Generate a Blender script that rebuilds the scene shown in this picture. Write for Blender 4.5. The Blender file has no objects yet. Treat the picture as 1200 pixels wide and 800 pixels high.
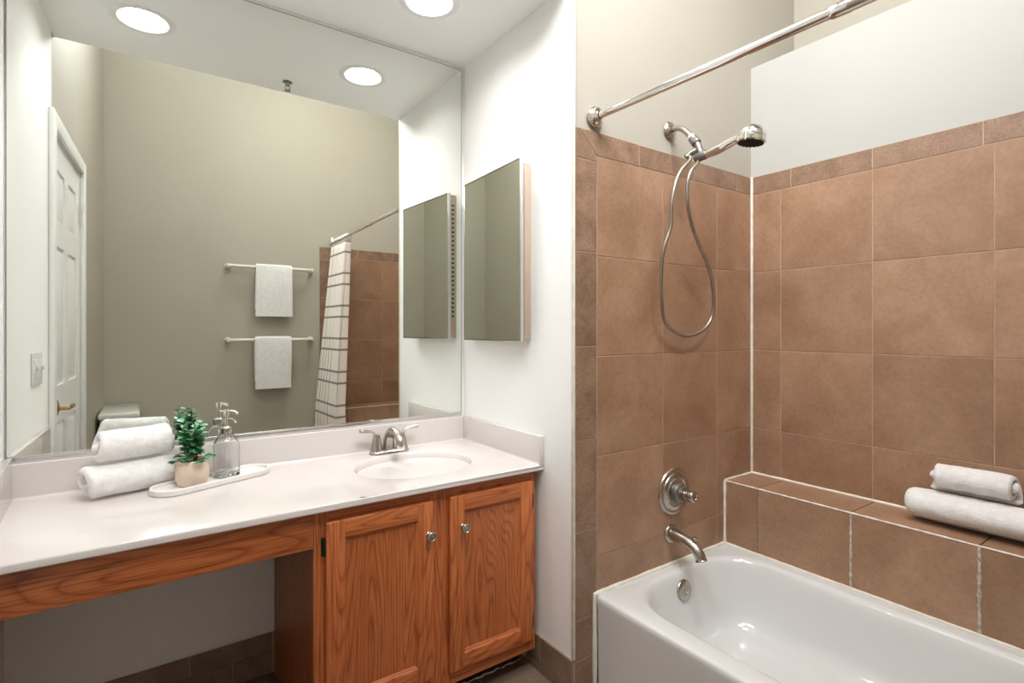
import bpy, bmesh, math, random
from mathutils import Vector, Matrix, noise
random.seed(7)
PI = math.pi
SC = bpy.context.scene

# ------------------------------------------------------------------ camera, light levels, exposure
PSI = 0.6128
CAM = Vector((-1.1776, -2.0381, 1.1874))
FPX = 621.975
cd = bpy.data.cameras.new('camera'); cam = bpy.data.objects.new('camera', cd)
SC.collection.objects.link(cam)
cam.location = CAM
cam.rotation_euler = (PI/2, 0, -PSI)
cd.sensor_width = 36; cd.lens = FPX/1200*36
cd.shift_y = -(400-385.61)/1200
cd.clip_start = 0.02
SC.camera = cam
CAN_STRENGTH = 98.0        # lens of each recessed can
FILL_LAMP = 9.0         # glow of the added fill lamp on the high ceiling
FILL_LAMP_WATTS = 9.0           # its downward light
FRONT_FILL_WATTS = 34.0         # fill light from the added window high in the front wall
SIDE_FILL_WATTS = 19.0           # fill light from the added window high in the left wall
SC.view_settings.view_transform = 'Standard'
SC.view_settings.look = 'None'
SC.view_settings.exposure = 0.1
SC.view_settings.gamma = 1.0
SC.view_settings.use_curve_mapping = False
w = bpy.data.worlds.new('world'); SC.world = w; w.use_nodes = True
w.node_tree.nodes['Background'].inputs[0].default_value = (.8, .85, .9, 1)
w.node_tree.nodes['Background'].inputs[1].default_value = 0.3
SC.cycles.max_bounces = 10
SC.cycles.diffuse_bounces = 6
SC.cycles.glossy_bounces = 8
SC.cycles.transmission_bounces = 10
SC.cycles.caustics_reflective = True
SC.cycles.sample_clamp_indirect = 8

# ------------------------------------------------------------------ key dimensions
FL = -0.035                  # floor
DW = 0.7186                  # wing wall depth
XR = 1.0534                  # long tub wall
YO = -2.414                  # front wall (behind the camera)
SOF = 2.3425                 # soffit
HI = 3.9                    # high ceiling
XF = 1.435                   # wall beyond the plant shelf
SHELF = 2.35
ZC = 0.707                   # counter top
ZS = 0.808                   # splash top
ZT = 1.8614                  # tile top
LX, LT = -1.4876, 0.0489     # left wall
LEDX, LEDZ, LEDY = 0.849, 0.55, -2.24
RIM = 0.285

# ------------------------------------------------------------------ material helpers
class NT:
    def __init__(s, name):
        s.m = bpy.data.materials.new(name); s.m.use_nodes = True
        s.t = s.m.node_tree; s.n = s.t.nodes; s.b = s.n['Principled BSDF']
    def node(s, typ, **k):
        n = s.n.new(typ)
        for a, v in k.items():
            if a.startswith('i_'):
                key = a[2:]
                n.inputs[int(key) if key.isdigit() else key.replace('_', ' ')].default_value = v
            else: setattr(n, a, v)
        return n
    def link(s, a, b): s.t.links.new(a, b)
    def ramp(s, fac, stops):
        r = s.n.new('ShaderNodeValToRGB'); e = r.color_ramp.elements
        while len(e) > 1: e.remove(e[-1])
        e[0].position, e[0].color = stops[0][0], (*stops[0][1], 1)
        for p, c in stops[1:]:
            x = e.new(p); x.color = (*c, 1)
        s.link(fac, r.inputs[0]); return r
    def mix(s, fac, a, b, mode='MIX'):
        n = s.n.new('ShaderNodeMix'); n.data_type = 'RGBA'; n.blend_type = mode
        for v, i in ((fac, 0), (a, 6), (b, 7)):
            if hasattr(v, 'is_linked') or hasattr(v, 'links'): s.link(v, n.inputs[i])
            else: n.inputs[i].default_value = v if i == 0 else (*v, 1)
        return n.outputs[2]
    def mapped(s, scale=(1, 1, 1), rot=(0, 0, 0), coord='Object'):
        tc = s.n.new('ShaderNodeTexCoord'); mp = s.n.new('ShaderNodeMapping')
        mp.inputs['Scale'].default_value = scale; mp.inputs['Rotation'].default_value = rot
        s.link(tc.outputs[coord], mp.inputs['Vector']); return mp.outputs[0]
    def bump(s, h, strength=.2, dist=.01):
        b = s.n.new('ShaderNodeBump'); b.inputs['Strength'].default_value = strength
        b.inputs['Distance'].default_value = dist
        s.link(h, b.inputs['Height']); s.link(b.outputs[0], s.b.inputs['Normal'])
    def noise(s, vec, scale, detail=3, rough=.5, dist=0):
        n = s.node('ShaderNodeTexNoise'); n.inputs['Scale'].default_value = scale
        n.inputs['Detail'].default_value = detail; n.inputs['Roughness'].default_value = rough
        n.inputs['Distortion'].default_value = dist
        if vec is not None: s.link(vec, n.inputs['Vector'])
        return n.outputs[0]

def sh(c):   # sRGB 0-255 -> linear
    return tuple((v/255/12.92 if v/255 <= .04045 else ((v/255+.055)/1.055)**2.4) for v in c)

def plain(name, col, rough=.5, metal=0, var=.04, nscale=20, bump=0, coat=0, **kw):
    t = NT(name); v = t.mapped()
    f = t.noise(v, nscale, 3)
    a = tuple(c*(1-var) for c in col); b = tuple(min(1, c*(1+var)) for c in col)
    r = t.ramp(f, [(.3, a), (.7, b)])
    t.link(r.outputs[0], t.b.inputs['Base Color'])
    t.b.inputs['Roughness'].default_value = rough; t.b.inputs['Metallic'].default_value = metal
    t.b.inputs['Coat Weight'].default_value = coat
    for k, x in kw.items(): t.b.inputs[k.replace('_', ' ')].default_value = x
    if bump: t.bump(t.noise(v, nscale*6, 4), bump, .004)
    return t.m

M = {}
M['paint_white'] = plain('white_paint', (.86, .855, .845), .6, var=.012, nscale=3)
M['paint_shade_pale'] = plain('white_paint_shade_pale', (.43, .42, .395), .6, var=.015, nscale=3)  # white wall paint darkened, shade over the tub put into the colour
M['paint_shade_warm'] = plain('white_paint_shade_warm', (.39, .36, .31), .6, var=.015, nscale=3)  # same white paint, shade on the shower wall put into the colour
M['paint_shade_olive'] = plain('white_paint_shade_olive', (.43, .40, .33), .6, var=.015, nscale=3)  # same white paint in an olive tone that stands in for shade
M['paint_ceiling'] = plain('ceiling_paint', (.90, .90, .89), .7, var=.01, nscale=4)
M['trim_white'] = plain('white_gloss_paint', (.80, .80, .79), .3, var=.01, nscale=6)
M['caulk'] = plain('white_caulk', (.74, .70, .62), .5, var=.10, nscale=30, bump=.1)
M['marble'] = plain('cultured_marble', (.63, .585, .565), .16, var=.015, nscale=5, coat=.4)
M['enamel'] = plain('white_enamel', (.68, .685, .68), .12, var=.008, nscale=4, coat=.5)
M['porcelain'] = plain('porcelain', (.82, .82, .80), .12, var=.008, nscale=4, coat=.5)
M['chrome'] = plain('chrome', (.80, .79, .77), .09, 1, var=.03, nscale=20)
M['nickel'] = plain('brushed_nickel', (.48, .44, .39), .27, 1, var=.08, nscale=30)
M['hose_metal'] = plain('satin_hose_metal', (.40, .36, .31), .42, 1, var=.08, nscale=30)
M['steel_dark'] = plain('dark_nickel_plastic', (.22, .215, .20), .35, .7, var=.08, nscale=30)
M['silver'] = plain('aluminium_channel', (.66, .66, .65), .25, 1, var=.06, nscale=40)
M['dark_metal'] = plain('dark_bronze', (.035, .03, .028), .4, .6, var=.1)
M['brass'] = plain('antique_brass', (.55, .43, .24), .25, 1, var=.12, nscale=60)
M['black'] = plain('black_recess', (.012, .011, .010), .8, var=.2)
M['cream'] = plain('cream_ceramic', (.72, .66, .585), .2, var=.02, coat=.3)
M['cabinet_tan'] = plain('tan_enamel_steel', (.46, .35, .27), .4, var=.03)
M['tray'] = plain('white_stoneware', (.74, .715, .68), .55, var=.02, nscale=40, bump=.08)
M['soil'] = plain('dark_soil', (.03, .022, .016), .95, var=.4, nscale=120, bump=.6)
M['switch'] = plain('switch_plastic', (.72, .72, .70), .3, var=.01)
M['screen'] = plain('sprinkler_metal', (.30, .29, .28), .3, 1, var=.05)

def mirror_mat():
    t = NT('mirror_glass'); v = t.mapped()
    sp = t.noise(v, 55, 2); r = t.ramp(sp, [(.74, (0.0, 0, 0)), (.80, (.35, .35, .35))])
    t.b.inputs['Base Color'].default_value = (.86, .885, .845, 1); t.b.inputs['Metallic'].default_value = 1
    ml = t.node('ShaderNodeMath', operation='MULTIPLY'); ml.inputs[1].default_value = .02
    t.link(r.outputs[0], ml.inputs[0]); t.link(ml.outputs[0], t.b.inputs['Roughness'])
    return t.m
M['mirror'] = mirror_mat()

def glass_mat():
    t = NT('clear_glass'); t.b.inputs['Base Color'].default_value = (1, 1, 1, 1)
    t.b.inputs['Transmission Weight'].default_value = 1; t.b.inputs['Roughness'].default_value = .02
    t.b.inputs['IOR'].default_value = 1.30
    return t.m
M['glass'] = glass_mat()

def tile_mat(name, dark, mid, light, scale=5, fine=60, finew=.25, rough=.42):
    t = NT(name); v = t.mapped()
    geo = t.node('ShaderNodeNewGeometry'); rnd = geo.outputs['Random Per Island']
    off = t.node('ShaderNodeVectorMath', operation='SCALE'); off.inputs[0].default_value = (13, 7, 5)
    t.link(rnd, off.inputs['Scale'])
    ad = t.node('ShaderNodeVectorMath', operation='ADD'); t.link(v, ad.inputs[0]); t.link(off.outputs[0], ad.inputs[1])
    n1 = t.noise(ad.outputs[0], scale, 6, .6, .4); n2 = t.noise(ad.outputs[0], fine, 4, .6)
    r = t.ramp(n1, [(.28, dark), (.5, mid), (.74, light)])
    r2 = t.ramp(n2, [(.3, (.55, .55, .55)), (.6, (1, 1, 1)), (.8, (1.0, 1.0, 1.0))])
    c = t.mix(finew, r.outputs[0], r2.outputs[0], 'MULTIPLY')
    hs = t.node('ShaderNodeHueSaturation')
    mr = t.node('ShaderNodeMapRange'); mr.inputs[3].default_value = .93; mr.inputs[4].default_value = 1.07
    t.link(rnd, mr.inputs[0]); t.link(mr.outputs[0], hs.inputs['Value']); t.link(c, hs.inputs['Color'])
    t.link(hs.outputs[0], t.b.inputs['Base Color'])
    t.b.inputs['Roughness'].default_value = rough
    t.bump(n2, .12, .002)
    return t.m
M['tile'] = tile_mat('brown_wall_tile', (.275, .152, .088), (.35, .203, .124), (.43, .265, .172), 5, 70, .35)
M['tile_border'] = tile_mat('brown_border_tile', (.20, .115, .070), (.275, .165, .106), (.345, .22, .15), 14, 150, .75, .5)
M['tile_base'] = tile_mat('brown_base_tile', (.19, .125, .085), (.25, .17, .12), (.31, .22, .16), 12, 120, .6, .45)
M['tile_floor'] = tile_mat('brown_floor_tile', (.14, .095, .065), (.19, .13, .09), (.24, .17, .12), 6, 60, .4, .4)
M['grout'] = plain('beige_grout', (.44, .31, .215), .85, var=.15, nscale=25, bump=.1)
M['grout_dirty'] = plain('stained_white_grout', (.50, .45, .38), .8, var=.45, nscale=70, bump=.3)

def oak(name, axis, dark=1.0):
    """axis: 'x' or 'z' = direction of the grain"""
    t = NT(name)
    L, W = 1.1, 9.0
    sc = (L, W, W) if axis == 'x' else (W, W, L)
    v = t.mapped(sc)
    geo = t.node('ShaderNodeNewGeometry')
    off = t.node('ShaderNodeVectorMath', operation='SCALE'); off.inputs[0].default_value = (31, 17, 23)
    t.link(geo.outputs['Random Per Island'], off.inputs['Scale'])
    ad = t.node('ShaderNodeVectorMath', operation='ADD'); t.link(v, ad.inputs[0]); t.link(off.outputs[0], ad.inputs[1])
    base = t.noise(ad.outputs[0], .55, 2, .45, .35)
    mul = t.node('ShaderNodeMath', operation='MULTIPLY'); t.link(base, mul.inputs[0]); mul.inputs[1].default_value = 42
    fr = t.node('ShaderNodeMath', operation='FRACT'); t.link(mul.outputs[0], fr.inputs[0])
    pores = t.noise(t.mapped(tuple(s*(5 if s < 5 else 26) for s in sc)), 1.0, 3, .6)
    tone = t.noise(ad.outputs[0], .35, 3)
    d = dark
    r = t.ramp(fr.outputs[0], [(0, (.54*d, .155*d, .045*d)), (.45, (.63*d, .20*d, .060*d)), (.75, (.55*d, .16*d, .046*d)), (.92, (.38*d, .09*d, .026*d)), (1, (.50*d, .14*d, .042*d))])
    pr_ = t.ramp(pores, [(.38, (.50, .40, .32)), (.50, (1, 1, 1))])
    c = t.mix(.75, r.outputs[0], pr_.outputs[0], 'MULTIPLY')
    tr = t.ramp(tone, [(.3, (.80, .76, .72)), (.7, (1.0, 1.0, 1.0))])
    c = t.mix(1.0, c, tr.outputs[0], 'MULTIPLY')
    t.link(c, t.b.inputs['Base Color'])
    t.b.inputs['Roughness'].default_value = .42; t.b.inputs['Coat Weight'].default_value = .15
    t.b.inputs['Coat Roughness'].default_value = .25
    t.bump(pores, .10, .002)
    return t.m
M['oak_v'] = oak('oak_vertical_grain', 'z'); M['oak_h'] = oak('oak_horizontal_grain', 'x')
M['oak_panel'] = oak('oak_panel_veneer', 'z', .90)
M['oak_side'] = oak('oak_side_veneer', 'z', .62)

def terry():
    t = NT('white_terry_cloth'); v = t.mapped()
    n = t.noise(v, 260, 3, .7); n2 = t.noise(v, 45, 3, .6)
    r = t.ramp(n2, [(.3, (.79, .77, .755)), (.7, (.88, .87, .86))])
    t.link(r.outputs[0], t.b.inputs['Base Color']); t.b.inputs['Roughness'].default_value = 1
    t.b.inputs['Sheen Weight'].default_value = .4; t.b.inputs['Sheen Roughness'].default_value = .6
    t.b.inputs['Specular IOR Level'].default_value = .1
    m = t.node('ShaderNodeMath', operation='ADD'); t.link(n, m.inputs[0]); t.link(n2, m.inputs[1])
    t.bump(m.outputs[0], .8, .004)
    return t.m
M['terry'] = terry()

def pot_mat():
    t = NT('blush_stoneware'); v = t.mapped()
    r = t.ramp(t.noise(v, 18, 4), [(.3, (.62, .47, .37)), (.7, (.74, .61, .51))])
    t.link(r.outputs[0], t.b.inputs['Base Color']); t.b.inputs['Roughness'].default_value = .6
    t.bump(t.noise(v, 180, 3), .15, .002); return t.m
M['pot'] = pot_mat()

def leaf_mat():
    t = NT('green_leaf'); v = t.mapped()
    geo = t.node('ShaderNodeNewGeometry')
    r = t.ramp(geo.outputs['Random Per Island'], [(0, (.025, .13, .05)), (.5, (.07, .30, .12)), (1, (.22, .52, .29))])
    f = t.ramp(t.noise(v, 120, 2), [(.3, (.8, .8, .8)), (.7, (1, 1, 1))])
    t.link(t.mix(1, r.outputs[0], f.outputs[0], 'MULTIPLY'), t.b.inputs['Base Color'])
    t.b.inputs['Roughness'].default_value = .35; return t.m
M['leaf'] = leaf_mat()
M['stem'] = plain('brown_stem', (.10, .07, .035), .7)

def emis(name, col, s):
    t = NT(name); t.b.inputs['Base Color'].default_value = (1, 1, 1, 1)
    t.b.inputs['Emission Color'].default_value = (*col, 1); t.b.inputs['Emission Strength'].default_value = s
    return t.m
M['can_lens'] = emis('lit_downlight_lens', (1, .985, .965), CAN_STRENGTH)
M['fill_lamp_glow'] = emis('fill_lamp_glass', (1, .97, .93), FILL_LAMP)

M['fill_glow'] = emis('fill_pane_glow', (.9, .95, 1), 2.5)  # glowing panes of the added fill windows
def curtain_mat():
    t = NT('striped_curtain_cloth')
    tc = t.node('ShaderNodeUVMap'); tc.uv_map = 'UVMap'
    sp = t.node('ShaderNodeSeparateXYZ'); t.link(tc.outputs[0], sp.inputs[0])
    def line(src, offset, pitch, width):
        a = t.node('ShaderNodeMath', operation='SUBTRACT'); t.link(src, a.inputs[0]); a.inputs[1].default_value = offset
        d = t.node('ShaderNodeMath', operation='DIVIDE'); t.link(a.outputs[0], d.inputs[0]); d.inputs[1].default_value = pitch
        f = t.node('ShaderNodeMath', operation='FRACT'); t.link(d.outputs[0], f.inputs[0])
        l = t.node('ShaderNodeMath', operation='LESS_THAN'); t.link(f.outputs[0], l.inputs[0]); l.inputs[1].default_value = width/pitch
        return l.outputs[0]
    z = sp.outputs[1]; u = sp.outputs[0]
    l1 = line(z, 1.604-.247*8, .247, .016); l2 = line(z, 1.520-.247*8, .247, .016)
    v1 = line(u, .03, .09, .004)
    mx = t.node('ShaderNodeMath', operation='MAXIMUM'); t.link(l1, mx.inputs[0]); t.link(l2, mx.inputs[1])
    c0 = t.mix(v1, (.80, .74, .68), (.42, .36, .31))
    c1 = t.mix(mx.outputs[0], c0, (.26, .235, .22))
    t.link(c1, t.b.inputs['Base Color']); t.b.inputs['Roughness'].default_value = .9
    t.bump(t.noise(t.mapped(), 300, 2), .2, .002)
    return t.m
M['curtain'] = curtain_mat()

# ------------------------------------------------------------------ mesh helpers
class MB:
    def __init__(s): s.bm = bmesh.new(); s.bm.loops.layers.uv.new('UVMap')
    def merge(s, tmp, mat=0):
        vm = {}
        for v in tmp.verts: vm[v] = s.bm.verts.new(v.co)
        for f in tmp.faces:
            try: nf = s.bm.faces.new([vm[v] for v in f.verts])
            except ValueError: continue
            nf.material_index = f.material_index if mat is None else mat
            nf.smooth = True
        tmp.free(); return s
    def faces(s, vs, fs, mat=0):
        V = [s.bm.verts.new(v) for v in vs]
        for f in fs:
            try: nf = s.bm.faces.new([V[i] for i in f]); nf.material_index = mat; nf.smooth = True
            except ValueError: pass
        return V
    def prism(s, poly, axis_vec, mat=0, bev=0, seg=2):
        """poly: 3D points of one end, axis_vec: extrusion"""
        t = bmesh.new(); n = len(poly); a = Vector(axis_vec)
        A = [t.verts.new(p) for p in poly]; B = [t.verts.new(Vector(p)+a) for p in poly]
        t.faces.new(A[::-1]); t.faces.new(B)
        for i in range(n): t.faces.new([A[i], A[(i+1) % n], B[(i+1) % n], B[i]])
        bmesh.ops.recalc_face_normals(t, faces=t.faces)
        if bev: bmesh.ops.bevel(t, geom=list(t.edges), offset=bev, segments=seg, affect='EDGES', profile=.5, clamp_overlap=True)
        return s.merge(t, mat)
    def box(s, x0, x1, y0, y1, z0, z1, mat=0, bev=0, seg=2):
        x0, x1 = sorted((x0, x1)); y0, y1 = sorted((y0, y1)); z0, z1 = sorted((z0, z1))
        return s.prism([(x0, y0, z0), (x1, y0, z0), (x1, y1, z0), (x0, y1, z0)], (0, 0, z1-z0), mat, bev, seg)
    def tube(s, pts, rad, seg=16, mat=0, caps=True, flat=1.0):
        pts = [Vector(p) for p in pts]; n = len(pts)
        R = rad if isinstance(rad, (list, tuple)) else [rad]*n
        rings = []; up = None
        for i, p in enumerate(pts):
            d = (pts[min(i+1, n-1)]-pts[max(i-1, 0)]).normalized()
            if up is None:
                up = Vector((0, 0, 1)) if abs(d.z) < .9 else Vector((1, 0, 0))
            a = d.cross(up)
            if a.length < 1e-4: a = d.cross(Vector((0, 1, 0)))
            a.normalize(); b = a.cross(d).normalized(); up = b
            rings.append([s.bm.verts.new(p+a*R[i]*math.cos(2*PI*k/seg)+b*R[i]*flat*math.sin(2*PI*k/seg)) for k in range(seg)])
        s._skin(rings, mat, caps); return s
    def _skin(s, rings, mat, caps=True, closed=True):
        n = len(rings[0])
        for A, B in zip(rings, rings[1:]):
            for k in range(n if closed else n-1):
                f = s.bm.faces.new([A[k], A[(k+1) % n], B[(k+1) % n], B[k]]); f.material_index = mat; f.smooth = True
        if caps:
            for r in (rings[0][::-1], rings[-1]):
                f = s.bm.faces.new(r); f.material_index = mat; f.smooth = True
    def lathe(s, prof, c=(0, 0, 0), axis=(0, 0, 1), seg=32, mat=0, scale=(1, 1)):
        """prof: (r, h) list; revolved about axis through c"""
        c = Vector(c); d = Vector(axis).normalized()
        q = Vector((0, 0, 1)).rotation_difference(d)
        rings = []
        for r, h in prof:
            r = max(r, 1e-5)
            rings.append([s.bm.verts.new(c+q @ Vector((r*scale[0]*math.cos(2*PI*k/seg), r*scale[1]*math.sin(2*PI*k/seg), h))) for k in range(seg)])
        s._skin(rings, mat, False); return s
    def grid(s, fn, nu, nv, mat=0, closed_u=False, uv=None):
        V = [[s.bm.verts.new(fn(i/nu, j/nv)) for j in range(nv+1)] for i in range(nu+1)]
        L = s.bm.loops.layers.uv[0]
        for i in range(nu):
            for j in range(nv):
                f = s.bm.faces.new([V[i][j], V[i+1][j], V[i+1][j+1], V[i][j+1]]); f.material_index = mat; f.smooth = True
                if uv:
                    for l, (a, b) in zip(f.loops, ((i, j), (i+1, j), (i+1, j+1), (i, j+1))): l[L].uv = uv(a/nu, b/nv)
        return s
    def transform(s, m): bmesh.ops.transform(s.bm, matrix=m, verts=s.bm.verts); return s
    def build(s, name, mats, parent=None, angle=35, weld=0, recalc=True):
        if weld: bmesh.ops.remove_doubles(s.bm, verts=s.bm.verts, dist=weld)
        if recalc: bmesh.ops.recalc_face_normals(s.bm, faces=s.bm.faces)
        me = bpy.data.meshes.new(name); s.bm.to_mesh(me); s.bm.free()
        for m in (mats if isinstance(mats, (list, tuple)) else [mats]): me.materials.append(M[m])
        me.set_sharp_from_angle(angle=math.radians(angle))
        o = bpy.data.objects.new(name, me); SC.collection.objects.link(o)
        if parent is not None: attach(o, parent)
        return o

def wloc(o):
    p = Vector((0, 0, 0))
    while o is not None: p += o.location; o = o.parent
    return p
ORIG = {}
def attach(o, parent):
    o.parent = parent
    o.matrix_parent_inverse = Matrix.Translation(-ORIG.get(parent.name, Vector((0, 0, 0))))
    ORIG[o.name] = Vector((0, 0, 0))
def tag(o, label=None, cat=None, group=None, kind=None):
    if label: o['label'] = label
    if cat: o['category'] = cat
    if group: o['group'] = group
    if kind: o['kind'] = kind
    return o
def thing(name, label, cat, loc=(0, 0, 0), group=None):
    o = bpy.data.objects.new(name, None); SC.collection.objects.link(o)
    o.location = loc; o.empty_display_size = .05
    ORIG[o.name] = Vector(loc)
    return tag(o, label, cat, group)
def struct(o): o['kind'] = 'structure'; return o

def spline(pts, n=8):
    """Catmull-Rom"""
    P = [Vector(p) for p in pts]; P = [2*P[0]-P[1]]+P+[2*P[-1]-P[-2]]; out = []
    for i in range(1, len(P)-2):
        a, b, c, d = P[i-1:i+3]
        for k in range(n):
            t = k/n
            out.append(.5*((2*b)+(c-a)*t+(2*a-5*b+4*c-d)*t*t+(3*b-a-3*c+d)*t**3))
    out.append(P[-2]); return out

# left-wall frame: u along the wall from the mirror wall towards the camera side, n into the room
LN = math.hypot(1, LT)
LU = Vector((LT, -1, 0))/LN; LNRM = Vector((1, LT, 0))/LN
LM = Matrix(((LU.x, LNRM.x, 0, LX), (LU.y, LNRM.y, 0, 0), (0, 0, 1, 0), (0, 0, 0, 1)))
def lwx(y): return LX+LT*abs(y)

# ------------------------------------------------------------------ tiled surfaces
def tile_rect(mb, O, U, V, N, u0, u1, v0, v1, mat=0, gap=.0035, th=.006, bev=.0008):
    O, U, V, N = map(Vector, (O, U, V, N)); g = gap/2
    if u1-u0 < gap*2 or v1-v0 < gap*2: return
    q = [(u0+g, v0+g), (u1-g, v0+g), (u1-g, v1-g), (u0+g, v1-g)]
    mb.prism([O+U*a+V*b-N*.004 for a, b in q], N*(th-.002), mat, bev, 1)   # face at O plane + (th-.006)
def tile_poly(mb, O, U, V, N, poly, mat=0, th=.006, bev=.0008, gap=.003):
    O, U, V, N = map(Vector, (O, U, V, N)); cx = sum(p[0] for p in poly)/len(poly); cy = sum(p[1] for p in poly)/len(poly)
    q = []
    for a, b in poly:
        d = math.hypot(a-cx, b-cy); k = 1-gap*.75/d; q.append((cx+(a-cx)*k, cy+(b-cy)*k))
    mb.prism([O+U*a+V*b-N*.004 for a, b in q], N*(th-.002), mat, bev, 1)

ROWS = [1.781-.343*k for k in range(6)]     # 1.781 ... .066
# --- shower wall (y = -DW), tiled up to ZT, drywall above
mb = MB()
mb.box(.116, XF, -DW+.006, -DW+.12, FL, HI, 0)
mb.box(0.001, XR, -DW+.0015, -DW+.006, FL, ZT-.001, 3)
O, U, V, N = (0, -DW, 0), (1, 0, 0), (0, 0, 1), (0, -1, 0)
cols = [.1062, .4504, .7946, XR]
rz = ROWS+[FL]
for a, b in zip(cols, cols[1:]):
    for t0, b0 in zip(rz, rz[1:]): tile_rect(mb, O, U, V, N, a, b, b0, t0, 1)
sj = [1.448, 1.13, .815, .508, .216, .080, FL]
tile_poly(mb, O, U, V, N, [(.004, 1.76), (.1062, 1.76), (.1062, 1.781), (.022, ZT), (.004, ZT)], 2)
tile_rect(mb, O, U, V, N, .004, .1062, 1.448, 1.76, 2)
for t0, b0 in zip(sj, sj[1:]): tile_rect(mb, O, U, V, N, .004, .1062, b0, t0, 2)
tile_poly(mb, O, U, V, N, [(.1062, 1.781), (.32, 1.781), (.32, ZT), (.022, ZT)], 2)
for a, b in zip([.32, .645, .941], [.645, .941, XR]): tile_rect(mb, O, U, V, N, a, b, 1.781, ZT, 2)
struct(mb.build('wall_shower', ['paint_shade_warm', 'tile', 'tile_border', 'grout']))

# --- long tub wall (x = XR): tiled, white drywall above up to the open shelf
mb = MB()
mb.box(XR+.006, XF, YO, -DW+.006, FL, SHELF, 0)
mb.box(XR+.0015, XR+.006, YO+.006, -DW, FL, ZT-.001, 3)
O, U, V, N = (XR, -DW, 0), (0, -1, 0), (0, 0, 1), (-1, 0, 0)
LEN = -DW-YO
cb = [0, .1314, .4756, .8198, 1.164, 1.508, LEN]
rr = ROWS[:4]+[.409, .066, FL]
for a, b in zip(cb, cb[1:]):
    for t0, b0 in zip(rr, rr[1:]): tile_rect(mb, O, U, V, N, a, b, b0, t0, 1)
bj = [0, .174, .475, .792, 1.13, 1.45, LEN]
for a, b in zip(bj, bj[1:]): tile_rect(mb, O, U, V, N, a, b, 1.781, ZT, 2)
struct(mb.build('wall_tub', ['paint_shade_pale', 'tile', 'tile_border', 'grout']))
mb = MB(); mb.box(XF, XF+.1, YO, -DW+.12, SHELF-.3, HI, 0); struct(mb.build('wall_shelf', 'paint_shade_olive'))

# --- front wall (behind the camera): towel bars on paint darkened for shade, tiled at the foot of the tub
mb = MB()
mb.box(lwx(YO)-.12, XF, YO-.12, YO-.006, FL, HI, 0)
XT0 = .0304
mb.box(XT0+.001, XR, YO-.006, YO-.0015, FL, ZT-.001, 3)
O, U, V, N = (0, YO, 0), (1, 0, 0), (0, 0, 1), (0, 1, 0)
cf = [.132, .221, .565, .909, XR]
for a, b in zip(cf, cf[1:]):
    for t0, b0 in zip(rz, rz[1:]): tile_rect(mb, O, U, V, N, a, b, b0, t0, 1)
for t0, b0 in zip([1.76]+sj, sj): tile_rect(mb, O, U, V, N, XT0, .132, b0, t0, 2)
tile_poly(mb, O, U, V, N, [(XT0, 1.76), (.132, 1.76), (.132, 1.781), (.05, ZT), (XT0, ZT)], 2)
tile_poly(mb, O, U, V, N, [(.132, 1.781), (.35, 1.781), (.35, ZT), (.05, ZT)], 2)
for a, b in zip([.35, .66, .96], [.66, .96, XR]): tile_rect(mb, O, U, V, N, a, b, 1.781, ZT, 2)
struct(mb.build('wall_front', ['paint_shade_olive', 'tile', 'tile_border', 'grout']))

# --- unseen window added for fill light, high in the front wall above the mirror's view
mb = MB(); wx0, wx1, wz0, wz1 = -1.10, .10, 3.15, 3.72
for a, b, c, d in ((wx0-.05, wx1+.05, wz0-.05, wz0), (wx0-.05, wx1+.05, wz1, wz1+.05), (wx0-.05, wx0, wz0, wz1), (wx1, wx1+.05, wz0, wz1), (-.515, -.485, wz0, wz1)): mb.box(a, b, YO-.006, YO+.022, c, d, 0, .003)
mb.box(wx0, wx1, YO-.005, YO+.002, wz0, wz1, 1)
wn = struct(mb.build('fill_window_front', ['trim_white', 'fill_glow']))
wd = bpy.data.lights.new('front_fill', 'AREA'); wd.shape = 'RECTANGLE'; wd.size = 1.1; wd.size_y = .5; wd.energy = FRONT_FILL_WATTS; wd.spread = math.radians(115); wd.color = (.97, .985, 1)
wo = bpy.data.objects.new('front_fill', wd); SC.collection.objects.link(wo)
wo.location = (-.5, YO+.13, (wz0+wz1)/2-.02); wo.rotation_euler = (math.radians(66), 0, math.radians(-8))

# --- a second unseen fill window, added in the left wall above the door
mb = MB(); wy0, wy1 = .95, 1.95
for a, b, c, d in ((wy0-.05, wy1+.05, wz0-.05, wz0), (wy0-.05, wy1+.05, wz1, wz1+.05), (wy0-.05, wy0, wz0, wz1), (wy1, wy1+.05, wz0, wz1), (1.435, 1.465, wz0, wz1)): mb.box(a, b, .001, .022, c, d, 0, .003)
mb.box(wy0, wy1, .001, .004, wz0, wz1, 1); mb.transform(LM)
struct(mb.build('fill_window_left', ['trim_white', 'fill_glow']))
wd = bpy.data.lights.new('side_fill', 'AREA'); wd.shape = 'RECTANGLE'; wd.size = .9; wd.size_y = .5; wd.energy = SIDE_FILL_WATTS; wd.spread = math.radians(115); wd.color = (.97, .985, 1)
wo = bpy.data.objects.new('side_fill', wd); SC.collection.objects.link(wo)
wo.location = LM @ Vector((1.45, .13, (wz0+wz1)/2-.02)); wo.rotation_euler = (math.radians(63), 0, math.radians(-76))

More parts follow.
